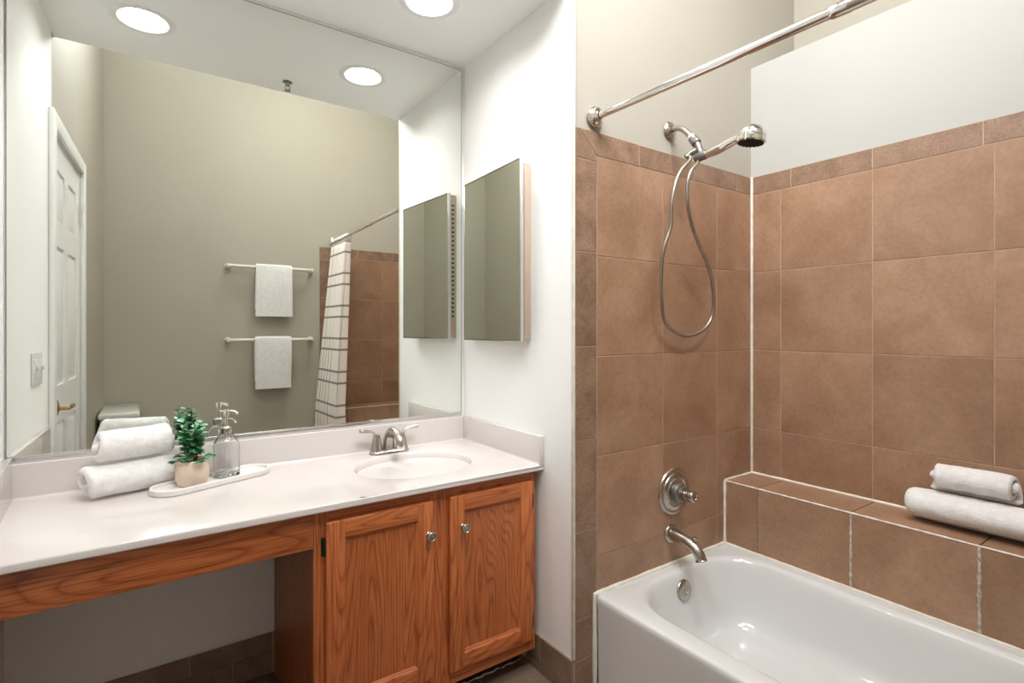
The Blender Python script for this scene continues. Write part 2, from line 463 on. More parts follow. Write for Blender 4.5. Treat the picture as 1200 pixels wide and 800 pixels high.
# --- mirror wall, wing wall, left wall
mb = MB(); mb.box(-1.62, .12, .006, .13, FL, SOF, 0); struct(mb.build('wall_back', 'paint_white'))
mb = MB(); mb.box(0, .115, -DW+.008, .005, FL, HI, 0, 0); mb.box(.0004, .1159, -DW+.006, -DW+.008, FL, HI, 1)  # thin skin gives the end face its shaded colour
struct(mb.build('wall_right', ['paint_white', 'paint_shade_warm']))
DOY0, DOY1, DOZ = .672, 1.408, 1.972        # door opening along the left wall
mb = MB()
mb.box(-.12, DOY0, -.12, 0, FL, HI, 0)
mb.box(DOY1, 2.52, -.12, 0, FL, HI, 1)  # past the soffit the downlight's fall-off is put into the wall colour
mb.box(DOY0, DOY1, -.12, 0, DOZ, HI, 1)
mb.transform(LM); struct(mb.build('wall_left', ['paint_white', 'paint_shade_olive']))
# --- soffit, high ceiling, floor
CANS = [(-.339, -.338), (-1.164, -.381)]
def ceiling_with_holes():
    mb = MB(); xs0, xs1, ys0, ys1 = -1.60, .0, -DW, .005
    cuts = [xs0, -.75, xs1]
    # a square patch round each hole, the rest plain quads
    V = mb.bm.verts; R = .083; n = 32
    pats = []
    for cx, cy in CANS:
        q = .13; pats.append((cx-q, cx+q, cy-q, cy+q))
        inner = [V.new((cx+R*math.cos(2*PI*k/n), cy+R*math.sin(2*PI*k/n), SOF)) for k in range(n)]
        outer = []
        for k in range(n):
            c, s_ = math.cos(2*PI*k/n), math.sin(2*PI*k/n); m = max(abs(c), abs(s_))
            outer.append(V.new((cx+q*c/m, cy+q*s_/m, SOF)))
        for k in range(n):
            mb.bm.faces.new([inner[k], inner[(k+1) % n], outer[(k+1) % n], outer[k]])
    def quad(a, b, c, d):
        mb.faces([(a, c, SOF), (b, c, SOF), (b, d, SOF), (a, d, SOF)], [(0, 1, 2, 3)])
    P = sorted(pats)
    x = xs0
    for (a, b, c, d) in P:
        quad(x, a, ys0, ys1); quad(a, b, ys0, c); quad(a, b, d, ys1); x = b
    quad(x, xs1, ys0, ys1)
    mb.box(xs0, xs1, ys0, ys0+.05, SOF+.0015, HI, 0)
    mb.box(xs0, .12, ys0+.05, .13, SOF+.16, SOF+.2, 0)
    return mb
struct(ceiling_with_holes().build('ceiling_soffit', 'paint_ceiling', weld=.0002, angle=0, recalc=False))
mb = MB(); mb.box(-1.75, XF+.1, YO-.12, .13, HI, HI+.08, 0); struct(mb.build('ceiling', 'paint_shade_olive'))  # unseen ceiling coloured dark to hold down bounce light
mb = MB(); mb.box(-1.7, XF, YO-.12, .13, FL-.06, FL-.0045, 1)
for i in range(-5, 5):
    for j in range(-7, 2):
        u0, v0 = i*.335+.13, j*.335+.03
        a, b, c, d = max(u0, -1.62), min(u0+.335, XF), max(v0, YO), min(v0+.335, .12)
        if b > a and d > c: tile_rect(mb, (0, 0, FL), (1, 0, 0), (0, 1, 0), (0, 0, 1), a, b, c, d, 0, gap=.005)
struct(mb.build('floor', ['tile_floor', 'grout']))

# --- tiled baseboards
def base_row(mb, O, U, N, segs, z0, z1, mat=0):
    for a, b in segs: tile_rect(mb, O, U, (0, 0, 1), N, a, b, z0, z1, mat, gap=.003, th=.010)
mb = MB()
mb.box(lwx(0)+.002, -.78, 0, .006, FL, .108, 1)
for segs, z0, z1 in (([(-1.48, -1.375), (-1.375, -1.04), (-1.04, -.79)], .043, .11), ([(-1.48, -1.25), (-1.25, -.915), (-.915, -.79)], FL, .043)):
    for a, b in segs: mb.box(a+.0015, b-.0015, -.004, .005, z0+.001, z1-.001, 0, .001, 1)
struct(mb.build('baseboard_back', ['tile_base', 'grout']))
mb = MB(); mb.box(-.006, -.0002, -DW+.004, -.46, FL, .090, 1)
for a, b, z0, z1 in ((-DW, -.55, .0, .0915), (-.55, -.46, .0, .0915), (-DW, -.46, FL, 0)): mb.box(-.009, -.0005, a+.0015, b-.0015, z0+.001, z1-.001, 0, .001, 1)
struct(mb.build('baseboard_right', ['tile_base', 'caulk']))
# --- caulk beads and corner edges
def bead(name, pts, r=.004, mat='caulk', jit=.25):
    mb = MB(); P = []
    for a, b in zip(pts, pts[1:]):
        a, b = Vector(a), Vector(b); n = max(2, int((b-a).length/.02))
        P += [a.lerp(b, k/n) for k in range(n)]
    P.append(Vector(pts[-1]))
    R = [r*(1+random.uniform(-jit, jit)) for _ in P]
    mb.tube(P, R, 8); return struct(mb.build(name, mat, angle=60))
bead('trim_1', [(XR-.001, -DW-.001, LEDZ), (XR-.001, -DW-.001, ZT)], .0065, jit=.06)
bead('trim_2', [(XR-.001, -DW-.001, LEDZ+.001), (XR-.001, YO+.18, LEDZ+.001)], .006, jit=.12)
bead('trim_3', [(LEDX-.001, -DW-.001, RIM), (LEDX-.001, -DW-.001, LEDZ)], .007, jit=.15)
bead('trim_4', [(LEDX, -DW-.001, LEDZ+.001), (XR, -DW-.001, LEDZ+.001)], .0045, jit=.15)
bead('trim_5', [(.092, -DW-.003, FL), (.092, -DW-.003, RIM), (LEDX, -DW-.002, RIM+.001)], .0085, jit=.12)
bead('trim_6', [(LEDX-.002, -DW, RIM+.001), (LEDX-.002, LEDY, RIM+.001)], .006, jit=.12)
mb = MB(); mb.box(-.0015, .0045, -DW-.0035, -DW+.012, .092, HI, 0, .0015, 2); struct(mb.build('trim_7', 'caulk'))

# ------------------------------------------------------------------ tiled ledge round the tub
mb = MB()
mb.box(LEDX+.006, XR-.0005, YO+.0005, -DW-.0005, FL, LEDZ-.006, 2)
mb.box(.11, LEDX+.006, YO+.0005, LEDY-.006, FL, LEDZ-.006, 2)
O = (0, 0, LEDZ)
js = [-DW, -.866, -1.205, -1.551, -1.897, LEDY, YO]
for a, b in zip(js, js[1:]): tile_rect(mb, O, (1, 0, 0), (0, 1, 0), (0, 0, 1), LEDX, XR-.0005, b, a, 0, gap=.004, th=.0065)
for a, b in zip([.105, .22, .565], [.22, .565, LEDX]): tile_rect(mb, O, (1, 0, 0), (0, 1, 0), (0, 0, 1), a, b, YO, LEDY, 0, gap=.004, th=.0065)
jl = js[:-1]
for k, (a, b) in enumerate(zip(jl, jl[1:])): tile_rect(mb, (LEDX, 0, 0), (0, 1, 0), (0, 0, 1), (-1, 0, 0), b, a, RIM, LEDZ-.003, 0, gap=.005, th=.0065)
for a, b in zip([.105, .22, .565], [.22, .565, LEDX]): tile_rect(mb, (0, LEDY, 0), (1, 0, 0), (0, 0, 1), (0, 1, 0), a, b, RIM, LEDZ-.003, 0, gap=.005, th=.0065)
led = tag(mb.build('tiled_ledge', ['tile', 'grout', 'grout_dirty']), 'brown tiled ledge with white grout running along the far side of the bathtub', 'ledge')
def edge_bead(name, pts, r, mat, jit, label=None):
    mb = MB(); P = []
    for a, b in zip(pts, pts[1:]):
        a, b = Vector(a), Vector(b); n = max(2, int((b-a).length/.012)); P += [a.lerp(b, k/n) for k in range(n)]
    P.append(Vector(pts[-1])); mb.tube(P, [r*(1+random.uniform(-jit, jit)) for _ in P], 8)
    return mb.build(name, mat, led, angle=60)
edge_bead('front_grout_line', [(LEDX+.001, -DW-.004, LEDZ-.002), (LEDX+.001, LEDY, LEDZ-.002), (.106, LEDY, LEDZ-.002)], .0032, 'caulk', .3)
for yy, r in ((-1.205, .0042), (-1.551, .0050)): edge_bead('joint_grout', [(LEDX+.0005, yy, RIM+.004), (LEDX+.0005, yy, LEDZ-.004)], r, 'grout_dirty', .35)

# ------------------------------------------------------------------ bathtub
def rrect(x0, x1, y0, y1, r, z, nc=10, ns=8):
    pts = []
    rr_ = r if isinstance(r, (list, tuple)) else [r]*4
    C_ = [(x1, y1, 1, 1, 0), (x0, y1, -1, 1, 1), (x0, y0, -1, -1, 2), (x1, y0, 1, -1, 3)]
    arcs = []
    for (cx, cy, sx, sy, q) in C_:
        r_ = rr_[q]; c = (cx-sx*r_, cy-sy*r_)
        arcs.append([(c[0]+r_*math.cos(q*PI/2+k/nc*PI/2), c[1]+r_*math.sin(q*PI/2+k/nc*PI/2)) for k in range(nc+1)])
    for q in range(4):
        pts += arcs[q]; a = arcs[q][-1]; b = arcs[(q+1) % 4][0]
        pts += [(a[0]+(b[0]-a[0])*k/ns, a[1]+(b[1]-a[1])*k/ns) for k in range(1, ns)]
    return [Vector((x, y, z)) for x, y in pts]
tub = thing('bathtub', 'white enamel bathtub with a flat apron, built in between brown tiled walls', 'bathtub', (.47, -1.48, FL))
mb = MB()
X0, X1, Y0, Y1 = .092, LEDX-.002, LEDY+.002, -DW-.004
T = []
def ring(pts): T.append([mb.bm.verts.new(p) for p in pts])
for z, i in ((FL, .006), (FL+.03, .006), (RIM-.05, .003), (RIM-.022, 0), (RIM-.008, .001), (RIM-.002, .005), (RIM, .012)):
    ring(rrect(X0+i, X1-i*.1, Y0+i*.1, Y1-i*.1, .016, z))
ox0, ox1, oy0, oy1 = .168, .800, -2.15, -.768
prof = [(-.012, RIM), (-.004, RIM-.0015), (.004, RIM-.006), (.010, RIM-.015), (.016, RIM-.035), (.024, RIM-.07), (.036, RIM-.13), (.052, RIM-.19), (.072, RIM-.225), (.10, RIM-.245), (.14, RIM-.256), (.19, RIM-.26)]
for i, z in prof:
    sl = max(0, (RIM-z))*.75      # the foot end slopes
    ring(rrect(ox0+i, ox1-i, oy0+i+sl, oy1-i, [max(.05, .17-i*.6), max(.05, .20-i*.6), max(.05, .17-i*.6), max(.05, .17-i*.6)], z))
mb._skin(T, 0, caps=False)
f = mb.bm.faces.new(T[-1]); f.smooth = True
mb.build('basin', 'enamel', tub, angle=50)
# overflow plate and drain
oc = Vector((.478, oy1-.0245, .219)); od = Vector((0, -1, .18))
mb = MB(); mb.lathe([(0, -.004), (.037, -.004), (.038, .002), (.036, .006), (.030, .009), (.012, .0095), (.010, .0075), (0, .0075)], oc, od, 40)
ov = mb.build('overflow_plate', 'nickel', tub)
mb = MB(); mb.lathe([(0, .0), (.005, 0), (.0045, .0015), (0, .002)], oc+od.normalized()*.0078, od, 16); mb.build('screw', 'nickel', ov)
mb = MB(); mb.lathe([(0, 0), (.034, 0), (.036, .002), (.030, .004), (.022, .001), (0, .0005)], (.478, -1.02, RIM-.2605), (0, 0, 1), 32); mb.build('drain', 'nickel', tub)

# ------------------------------------------------------------------ shower fittings
Yw = -DW
t = thing('tub_spout', 'nickel bathtub spout with a diverter knob on brown tile below the round valve', 'spout', (.492, Yw, .40))
mb = MB()
P = spline([(.492, Yw+.002, .405), (.492, Yw-.045, .402), (.492, Yw-.085, .396), (.492, Yw-.115, .382), (.492, Yw-.133, .362), (.492, Yw-.140, .345)], 6)
n = len(P); R = [.024-.0045*min(1, i/(n*.45)) + (.002 if i > n-3 else 0) for i in range(n)]
mb.tube(P, R, 24); mb.build('spout_body', 'nickel', t)
mb = MB(); mb.lathe([(0, 0), (.033, 0), (.035, .004), (.033, .010), (.027, .013), (.024, .013)], (.492, Yw, .405), (0, -1, 0), 36); mb.build('flange', 'nickel', t)
mb = MB(); mb.lathe([(0, 0), (.004, 0), (.004, .012), (.0085, .014), (.009, .020), (.006, .024), (0, .0245)], (.492, Yw-.108, .401), (0, -.25, 1), 20); mb.build('diverter_knob', 'nickel', t)
t = thing('shower_valve', 'round nickel shower valve with a stubby handle on the brown tile wall', 'valve', (.512, Yw, .562))
vc = (.512, Yw, .562)
mb = MB(); mb.lathe([(0, 0), (.088, 0), (.090, .003), (.087, .007), (.076, .010), (.072, .009), (.070, .012), (.056, .016), (.053, .014), (.050, .017), (.040, .018), (0, .018)], vc, (0, -1, 0), 56)
mb.build('escutcheon', 'nickel', t)
mb = MB(); mb.lathe([(0, .0), (.036, 0), (.038, .010), (.034, .020), (.026, .024), (.025, .030), (.0, .030)], (vc[0], Yw-.017, vc[2]), (0, -1, 0), 40); mb.build('sleeve', 'steel_dark', t)
mb = MB(); mb.lathe([(0, .0), (.016, 0), (.017, .022), (.021, .026), (.022, .045), (.020, .050), (.013, .052), (.012, .049), (0, .049)], (vc[0], Yw-.045, vc[2]), (0, -1, 0), 32)
mb.build('handle', 'nickel', t)

t = thing('hand_shower', 'hand held shower head with flexible metal hose hanging from a wall arm', 'shower', (.49, Yw, 1.95))
mb = MB()
A = [(.49, Yw+.002, 1.950), (.49, Yw-.03, 1.949), (.49, Yw-.056, 1.940), (.49, Yw-.078, 1.920), (.49, Yw-.098, 1.896)]
mb.tube(spline(A, 6), .0105, 20); mb.build('shower_arm', 'nickel', t)
mb = MB(); mb.lathe([(0, 0), (.031, 0), (.033, .003), (.030, .008), (.020, .013), (.012, .016)], (.49, Yw, 1.950), (0, -1, 0), 36); mb.build('wall_flange', 'nickel', t)
dd = Vector((0, -.62, -.78)).normalized(); p0 = Vector((.49, Yw-.098, 1.896))
mb = MB(); mb.lathe([(.0, -.004), (.0125, -.004), (.0125, .007), (0, .007)], p0, dd, 24); mb.build('collar_ring', 'trim_white', t)
mb = MB(); mb.lathe([(0, .005), (.0145, .005), (.0165, .008), (.0165, .018), (.018, .021), (.0185, .036), (.016, .041), (.0, .042)], p0, dd, 12)
mb.build('swivel_nut', 'steel_dark', t, angle=25)
mb = MB()
hp = p0+dd*.040
mb.tube([hp, hp+Vector((0, -.008, -.018)), hp+Vector((0, -.016, -.040))], [.0125, .0135, .012], 20)
cr = Vector((.49, hp.y-.016, hp.z-.050))          # cradle
hd = Vector((0.0, -.99, .09)).normalized()
mb.tube([cr-hd*.024, cr-hd*.018, cr+hd*.018, cr+hd*.024], [.014, .0175, .0175, .015], 20)
el = hp+Vector((-.0, .0, -.022))
mb.tube([el, el+Vector((-.014, .016, -.010)), el+Vector((-.026, .028, -.026))], [.011, .0115, .0100], 16)
mb.build('holder', 'steel_dark', t)
hh = [cr+hd*.014+Vector((0, 0, -.002)), cr+hd*.045+Vector((0, 0, -.001)), cr+hd*.085+Vector((0, 0, .001)), cr+hd*.125+Vector((0, 0, .006)), cr+hd*.160+Vector((0, 0, .012))]
mb = MB(); P = spline(hh, 6); R = [.0125+.0045*math.sin(PI*min(1, i/(len(P)-1)*1.1)) for i in range(len(P))]
mb.tube(P, R, 20); hnd = mb.build('handle', 'chrome', t)
hc = cr+hd*.196+Vector((0, 0, -.002)); fd = Vector((-.06, .12, -1)).normalized()
mb = MB(); mb.lathe([(0, -.036), (.014, -.035), (.028, -.030), (.040, -.018), (.045, -.006), (.046, .002), (.0455, .004), (.047, .006), (.047, .020), (.044, .024), (0, .024)], hc, fd, 40)
mb.build('shower_head', 'chrome', t)
mb = MB(); mb.lathe([(0, .0), (.040, 0), (.0405, .003), (0, .004)], hc+fd*.0225, fd, 32)
q = Vector((0, 0, 1)).rotation_difference(fd)
for rr_, nn in ((.034, 16), (.022, 10), (.011, 5)):
    for k in range(nn):
        c = hc+fd*.0265+q @ Vector((rr_*math.cos(2*PI*k/nn), rr_*math.sin(2*PI*k/nn), 0))
        mb.lathe([(0, 0), (.0022, 0), (.0018, .003), (0, .003)], c, fd, 8)
mb.build('nozzle_face', 'black', t)
# hose: traced where it hangs, a few cm in front of the tiles
def unproj(u, v, y):
    Fv = Vector((math.sin(PSI), math.cos(PSI), 0)); Rv = Vector((math.cos(PSI), -math.sin(PSI), 0))
    d = Fv+Rv*((u-600)/FPX)+Vector((0, 0, (385.61-v)/FPX)); return CAM+d*((y-CAM.y)/d.y)
HP = [(.49, -.838, 1.828), (.4755, -.834, 1.800), (.450, -.828, 1.745), (.4345, -.822, 1.660), (.428, -.815, 1.575), (.402, -.800, 1.492), (.3915, -.788, 1.410), (.390, -.780, 1.330)]
hose_px = [(808.7, 187, -.833), (795, 205, -.832), (787.5, 235, -.825), (786, 265, -.815), (777.5, 292.5, -.800), (775, 320, -.785), (775, 345, -.775), (778, 373, -.765), (788, 387, -.762), (805, 393.5, -.762), (822, 387.5, -.765), (833, 374, -.77), (836.5, 353, -.78), (833.7, 325, -.80), (827.5, 305, -.81), (822.5, 294, -.82), (812.5, 269, -.835), (806.3, 242, -.845), (805.3, 219, -.85), (809, 202, -.855), (818, 190, -.852)]
P = [unproj(*h) for h in hose_px]
P = [el+Vector((-.022, .024, -.020))]+P+[cr-hd*.020]
P = spline(P, 9)
mb = MB(); mb.tube(P, [.0064+.0006*(i % 2) for i in range(len(P))], 12); mb.build('hose', 'hose_metal', t, angle=80)

# curtain rod
t = thing('shower_curtain_rod', 'shiny chrome telescoping rod across the top of the tub alcove', 'curtain rod', (.095, Yw, 1.909))
rp = lambda y: Vector((.095+(.142-.095)*(Yw-y)/(Yw-YO), y, 1.909))
for y0, s_ in ((Yw, -1), (YO, 1)):
    mb = MB(); mb.lathe([(0, 0), (.034, 0), (.036, .004), (.034, .010), (.029, .013), (.030, .018), (.026, .024), (.018, .027), (.0145, .029)], rp(y0), (0, s_, 0), 36); mb.build('flange', 'chrome', t)
mb = MB(); mb.tube([rp(Yw-.012), rp(-1.48)], .0125, 28); mb.build('rod', 'chrome', t)
mb = MB(); mb.tube([rp(-1.465), rp(-1.47), rp(-1.505), rp(-1.508), rp(YO+.012)], [.0145, .0158, .0158, .0148, .0148], 28); mb.build('outer_tube', 'chrome', t)

# curtain rings and curtain
CY0, CY1 = -2.36, -1.99
NP = 9
for k in range(NP):
    y = CY0+.01+(CY1-CY0-.02)*k/(NP-1); c = rp(y)+Vector((0, 0, -.010))
    mb = MB(); mb.tube([c+Vector((.024*math.cos(a), .003*math.sin(a*2), .026*math.sin(a))) for a in [2*PI*j/24 for j in range(25)]], .0022, 8, caps=False)
    mb.build('curtain_ring', 'chrome', None)
    tag(bpy.context.scene.collection.objects[-1], 'thin chrome ring on the curtain rod holding the striped curtain, seen in the mirror', 'curtain ring', 'rings holding the striped shower curtain')
def cur(s, v):
    z = 1.868-v*(1.868-.14)
    b = v**.9
    y0 = CY0; y1 = CY1+.17*b; 
    y = y0+(y1-y0)*s+.008*math.sin(9*s+3*v)
    amp = .026+.022*b
    xc = .128-(.092*min(1, v*1.35))
    x = xc+amp*math.sin(2*PI*NP*s*.98+.6*math.sin(5*s+2*v))-.028*b*(1-s)
    return Vector((x, y, z))
mb = MB(); mb.grid(cur, 220, 40, uv=lambda s, v: (s*1.5, 1.868-v*(1.868-.14)))
o = mb.build('shower_curtain', 'curtain', None, angle=180)
sm = o.modifiers.new('thickness', 'SOLIDIFY'); sm.thickness = .0015
tag(o, 'off-white shower curtain with paired grey stripes bunched at the tub end, seen in the mirror', 'shower curtain')

# ------------------------------------------------------------------ vanity countertop with integral sink
ct = thing('vanity_countertop', 'pinkish white cultured marble countertop with oval sink and splashes, on the oak cabinet', 'countertop', (-.75, -.28, ZC))
YF = -.56; ZB = .687
scx, scy, sa, sb = -.372, -.290, .212, .172
mb = MB(); n = 96
def sq(k, X0, X1, Y0, Y1):
    a = 2*PI*k/n; c, s_ = math.cos(a), math.sin(a)
    tx = ((X1-scx)/c if c > 0 else (X0-scx)/c) if abs(c) > 1e-9 else 1e9
    ty = ((Y1-scy)/s_ if s_ > 0 else (Y0-scy)/s_) if abs(s_) > 1e-9 else 1e9
    t_ = min(tx, ty); return (scx+c*t_, scy+s_*t_)
bx0, bx1, by0, by1 = -.66, -.0005, YF+.004, -.010
outer = [mb.bm.verts.new((*sq(k, bx0, bx1, by0, by1), ZC)) for k in range(n)]
R_ = [outer]
for q, z in ((1.03, ZC), (1.0, ZC-.0012), (.98, ZC-.007), (.963, ZC-.019), (.94, ZC-.040), (.90, ZC-.068), (.83, ZC-.097), (.70, ZC-.122), (.50, ZC-.136), (.25, ZC-.142), (.09, ZC-.143)):
    R_.append([mb.bm.verts.new((scx+sa*q*math.cos(2*PI*k/n), scy+sb*q*math.sin(2*PI*k/n), z)) for k in range(n)])
for A_, B_ in zip(R_, R_[1:]):
    for k in range(n):
        f = mb.bm.faces.new([A_[k], A_[(k+1) % n], B_[(k+1) % n], B_[k]]); f.smooth = True
f = mb.bm.faces.new(R_[-1]); f.smooth = True
# underside skirt under the bowl
R2 = []
for q, z in ((1.06, ZB), (1.03, ZC-.045), (.98, ZC-.085), (.84, ZC-.125), (.5, ZC-.150), (.1, ZC-.155)):
    R2.append([mb.bm.verts.new((scx+sa*q*math.cos(2*PI*k/n), scy+sb*q*math.sin(2*PI*k/n), z)) for k in range(n)])
mb._skin(R2, 0, caps=False)
# flat slab left of the sink and the front edge
xl = lwx(0)+.001; xlf = lwx(YF)+.001
mb.faces([(xl, by1, ZC), (bx0, by1, ZC), (bx0, by0, ZC), (xlf, by0, ZC)], [(0, 1, 2, 3)])
edge = [(by0, ZC), (by0-.002, ZC-.0008), (YF, ZC-.004), (YF, ZB+.003), (YF+.003, ZB), (YF+.03, ZB)]
vs = []
for y, z in edge: vs += [(xlf, y, z), (-.0005, y, z)]
mb.faces(vs, [(2*i, 2*i+1, 2*i+3, 2*i+2) for i in range(len(edge)-1)])
mb.faces([(xlf, YF+.03, ZB), (-.0005, YF+.03, ZB), (-.0005, .0, ZB), (xl, .0, ZB)], [(0, 1, 2, 3)])
mb.faces([(-.0005, YF, ZB), (-.0005, YF, ZC-.004), (-.0005, by1, ZC), (-.0005, by1, ZB)], [(0, 1, 2, 3)])
mb.build('counter_slab', 'marble', ct, angle=40, weld=.0004, recalc=True)
mb = MB(); mb.prism([(xl, .005, ZC-.012), (xl, -.0173, ZC-.012), (xl, -.0173, ZS-.002), (xl, -.0155, ZS), (xl, .005, ZS)], (-.0005-xl, 0, 0), 0)
# little cove where the splash meets the slab
mb.prism([(xl, -.0168, ZC-.001), (xl, -.0240, ZC-.001), (xl, -.0195, ZC+.0015), (xl, -.0168, ZC+.007)], (-.018-xl, 0, 0), 0)
mb.build('backsplash', 'marble', ct)
mb = MB(); mb.box(-.0173, -.0005, YF, -.0178, ZC-.002, ZS, 0, .0015)
mb.prism([(-.0170, YF+.004, ZC-.001), (-.0240, YF+.004, ZC-.001), (-.0195, YF+.004, ZC+.0015), (-.0170, YF+.004, ZC+.007)], (0, -.018-YF-.004, 0), 0)
mb.build('side_splash', 'marble', ct)
mb = MB(); mb.box(.0178, .535, .0008, .0185, ZC-.002, ZS+.018, 0, .0015); mb.transform(LM); mb.build('side_splash', 'marble', ct)
mb = MB(); mb.lathe([(0, 0), (.021, 0), (.022, .002), (.017, .0035), (.014, .001), (0, .002)], (scx, scy, ZC-.1432), (0, 0, 1), 28); mb.build('drain', 'chrome', ct)

# ------------------------------------------------------------------ faucet
fx, fy = -.377, -.066
t = thing('sink_faucet', 'brushed nickel centerset faucet with two lever handles behind the oval sink', 'faucet', (fx, fy, ZC))
mb = MB()
def stad(w_, d_, z, n_=12):
    r = d_/2; L = w_/2-r; p = []
    for k in range(n_+1): a = -PI/2+PI*k/n_; p.append((fx+L+r*math.cos(a), fy+r*math.sin(a), z))
    for k in range(n_+1): a = PI/2+PI*k/n_; p.append((fx-L+r*math.cos(a), fy+r*math.sin(a), z))
    return [mb.bm.verts.new(x) for x in p]
mb._skin([stad(.160, .056, ZC+.0003), stad(.160, .056, ZC+.004), stad(.154, .050, ZC+.010), stad(.140, .040, ZC+.014)], 0)
mb.build('base_plate', 'nickel', t)
for s_ in (-1, 1):
    hx = fx+s_*.052
    mb = MB(); mb.lathe([(0, 0), (.0245, 0), (.0235, .012), (.0200, .024), (.0195, .027), (.0190, .030), (.0165, .046), (.0135, .060), (.0115, .068), (0, .0715)], (hx, fy, ZC+.006), (0, 0, 1), 28)
    h = mb.build('handle', 'nickel', t)
    P = spline([(hx, fy, ZC+.060), (hx+s_*.006, fy-.001, ZC+.076), (hx+s_*.022, fy-.002, ZC+.088), (hx+s_*.044, fy-.003, ZC+.092), (hx+s_*.066, fy-.004, ZC+.095)], 5)
    mb = MB(); nn = len(P); mb.tube(P, [.0105-.0045*math.sin(PI*min(1, i/nn*1.2))*1.0+(.002*i/nn) for i in range(nn)], 16, flat=.62); mb.build('lever', 'nickel', h)
mb = MB(); P = spline([(fx, fy+.010, ZC+.010), (fx, fy+.008, ZC+.040), (fx, fy-.002, ZC+.068), (fx, fy-.030, ZC+.087), (fx, fy-.068, ZC+.085), (fx, fy-.100, ZC+.066), (fx, fy-.110, ZC+.044)], 6)
nn = len(P); mb.tube(P, [.0245-.0100*min(1, i/(nn*.6)) for i in range(nn)], 22); mb.build('spout', 'nickel', t)
mb = MB(); mb.lathe([(0, 0), (.0150, 0), (.0155, .006), (.0145, .014), (.0125, .014), (.012, .010), (0, .010)], (fx, fy-.1095, ZC+.048), (0, -.05, -1), 24); mb.build('aerator', 'chrome', t)
mb = MB(); mb.tube([(fx, fy+.032, ZC+.008), (fx, fy+.032, ZC+.060)], .0022, 8); mb.lathe([(0, 0), (.005, .001), (.0055, .006), (0, .010)], (fx, fy+.032, ZC+.058), (0, 0, 1), 12); mb.build('pop_up_rod', 'nickel', t)

# ------------------------------------------------------------------ oak vanity cabinet
CX0, CX1, CYF = -.784, -.016, -.530
cab = thing('vanity_cabinet', 'honey oak vanity cabinet with two panel doors under the sink', 'cabinet', (-.4, -.27, FL))
FZ0, FZ1 = .046, .686
mb = MB()
mb.box(CX0+.001, CX0+.014, CYF+.018, -.006, FL, FZ1, 0, .0005, 1)
mb.box(CX1-.016, CX1-.004, CYF+.018, -.006, FZ0+.012, FZ1, 0, .0005, 1); mb.box(CX1-.016, CX1-.004, -.440, -.006, FL, FZ0+.012, 0)
mb.box(CX0+.014, CX1-.016, CYF+.02, -.006, FZ0+.02, FZ0+.032, 0)
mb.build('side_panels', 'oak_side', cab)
mb = MB()      # face frame: stiles vertical grain, rails horizontal
for a, b in ((CX0, CX0+.040), (-.437, -.360), (CX1-.030, CX1)): mb.box(a, b, CYF, CYF+.018, FZ0, FZ1, 0, .0012, 1)
for a, b in ((CX0+.040, -.437), (-.360, CX1-.030)):
    mb.box(a, b, CYF+.0002, CYF+.018, FZ1-.044, FZ1, 1, .0008, 1); mb.box(a, b, CYF+.0002, CYF+.018, FZ0, FZ0+.058, 1, .0008, 1)
mb.build('face_frame', ['oak_v', 'oak_h'], cab)
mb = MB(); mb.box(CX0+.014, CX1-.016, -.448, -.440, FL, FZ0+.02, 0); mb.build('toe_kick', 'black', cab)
P = [Vector((-.60+i*.0125, -.4495+.003*math.sin(i*1.7)-.002*random.random(), FL+.003+.002*random.random())) for i in range(47)]
mb = MB(); mb.tube(P, [random.uniform(.0012, .0042) for _ in P], 7); mb.build('caulk_residue', 'caulk', cab)
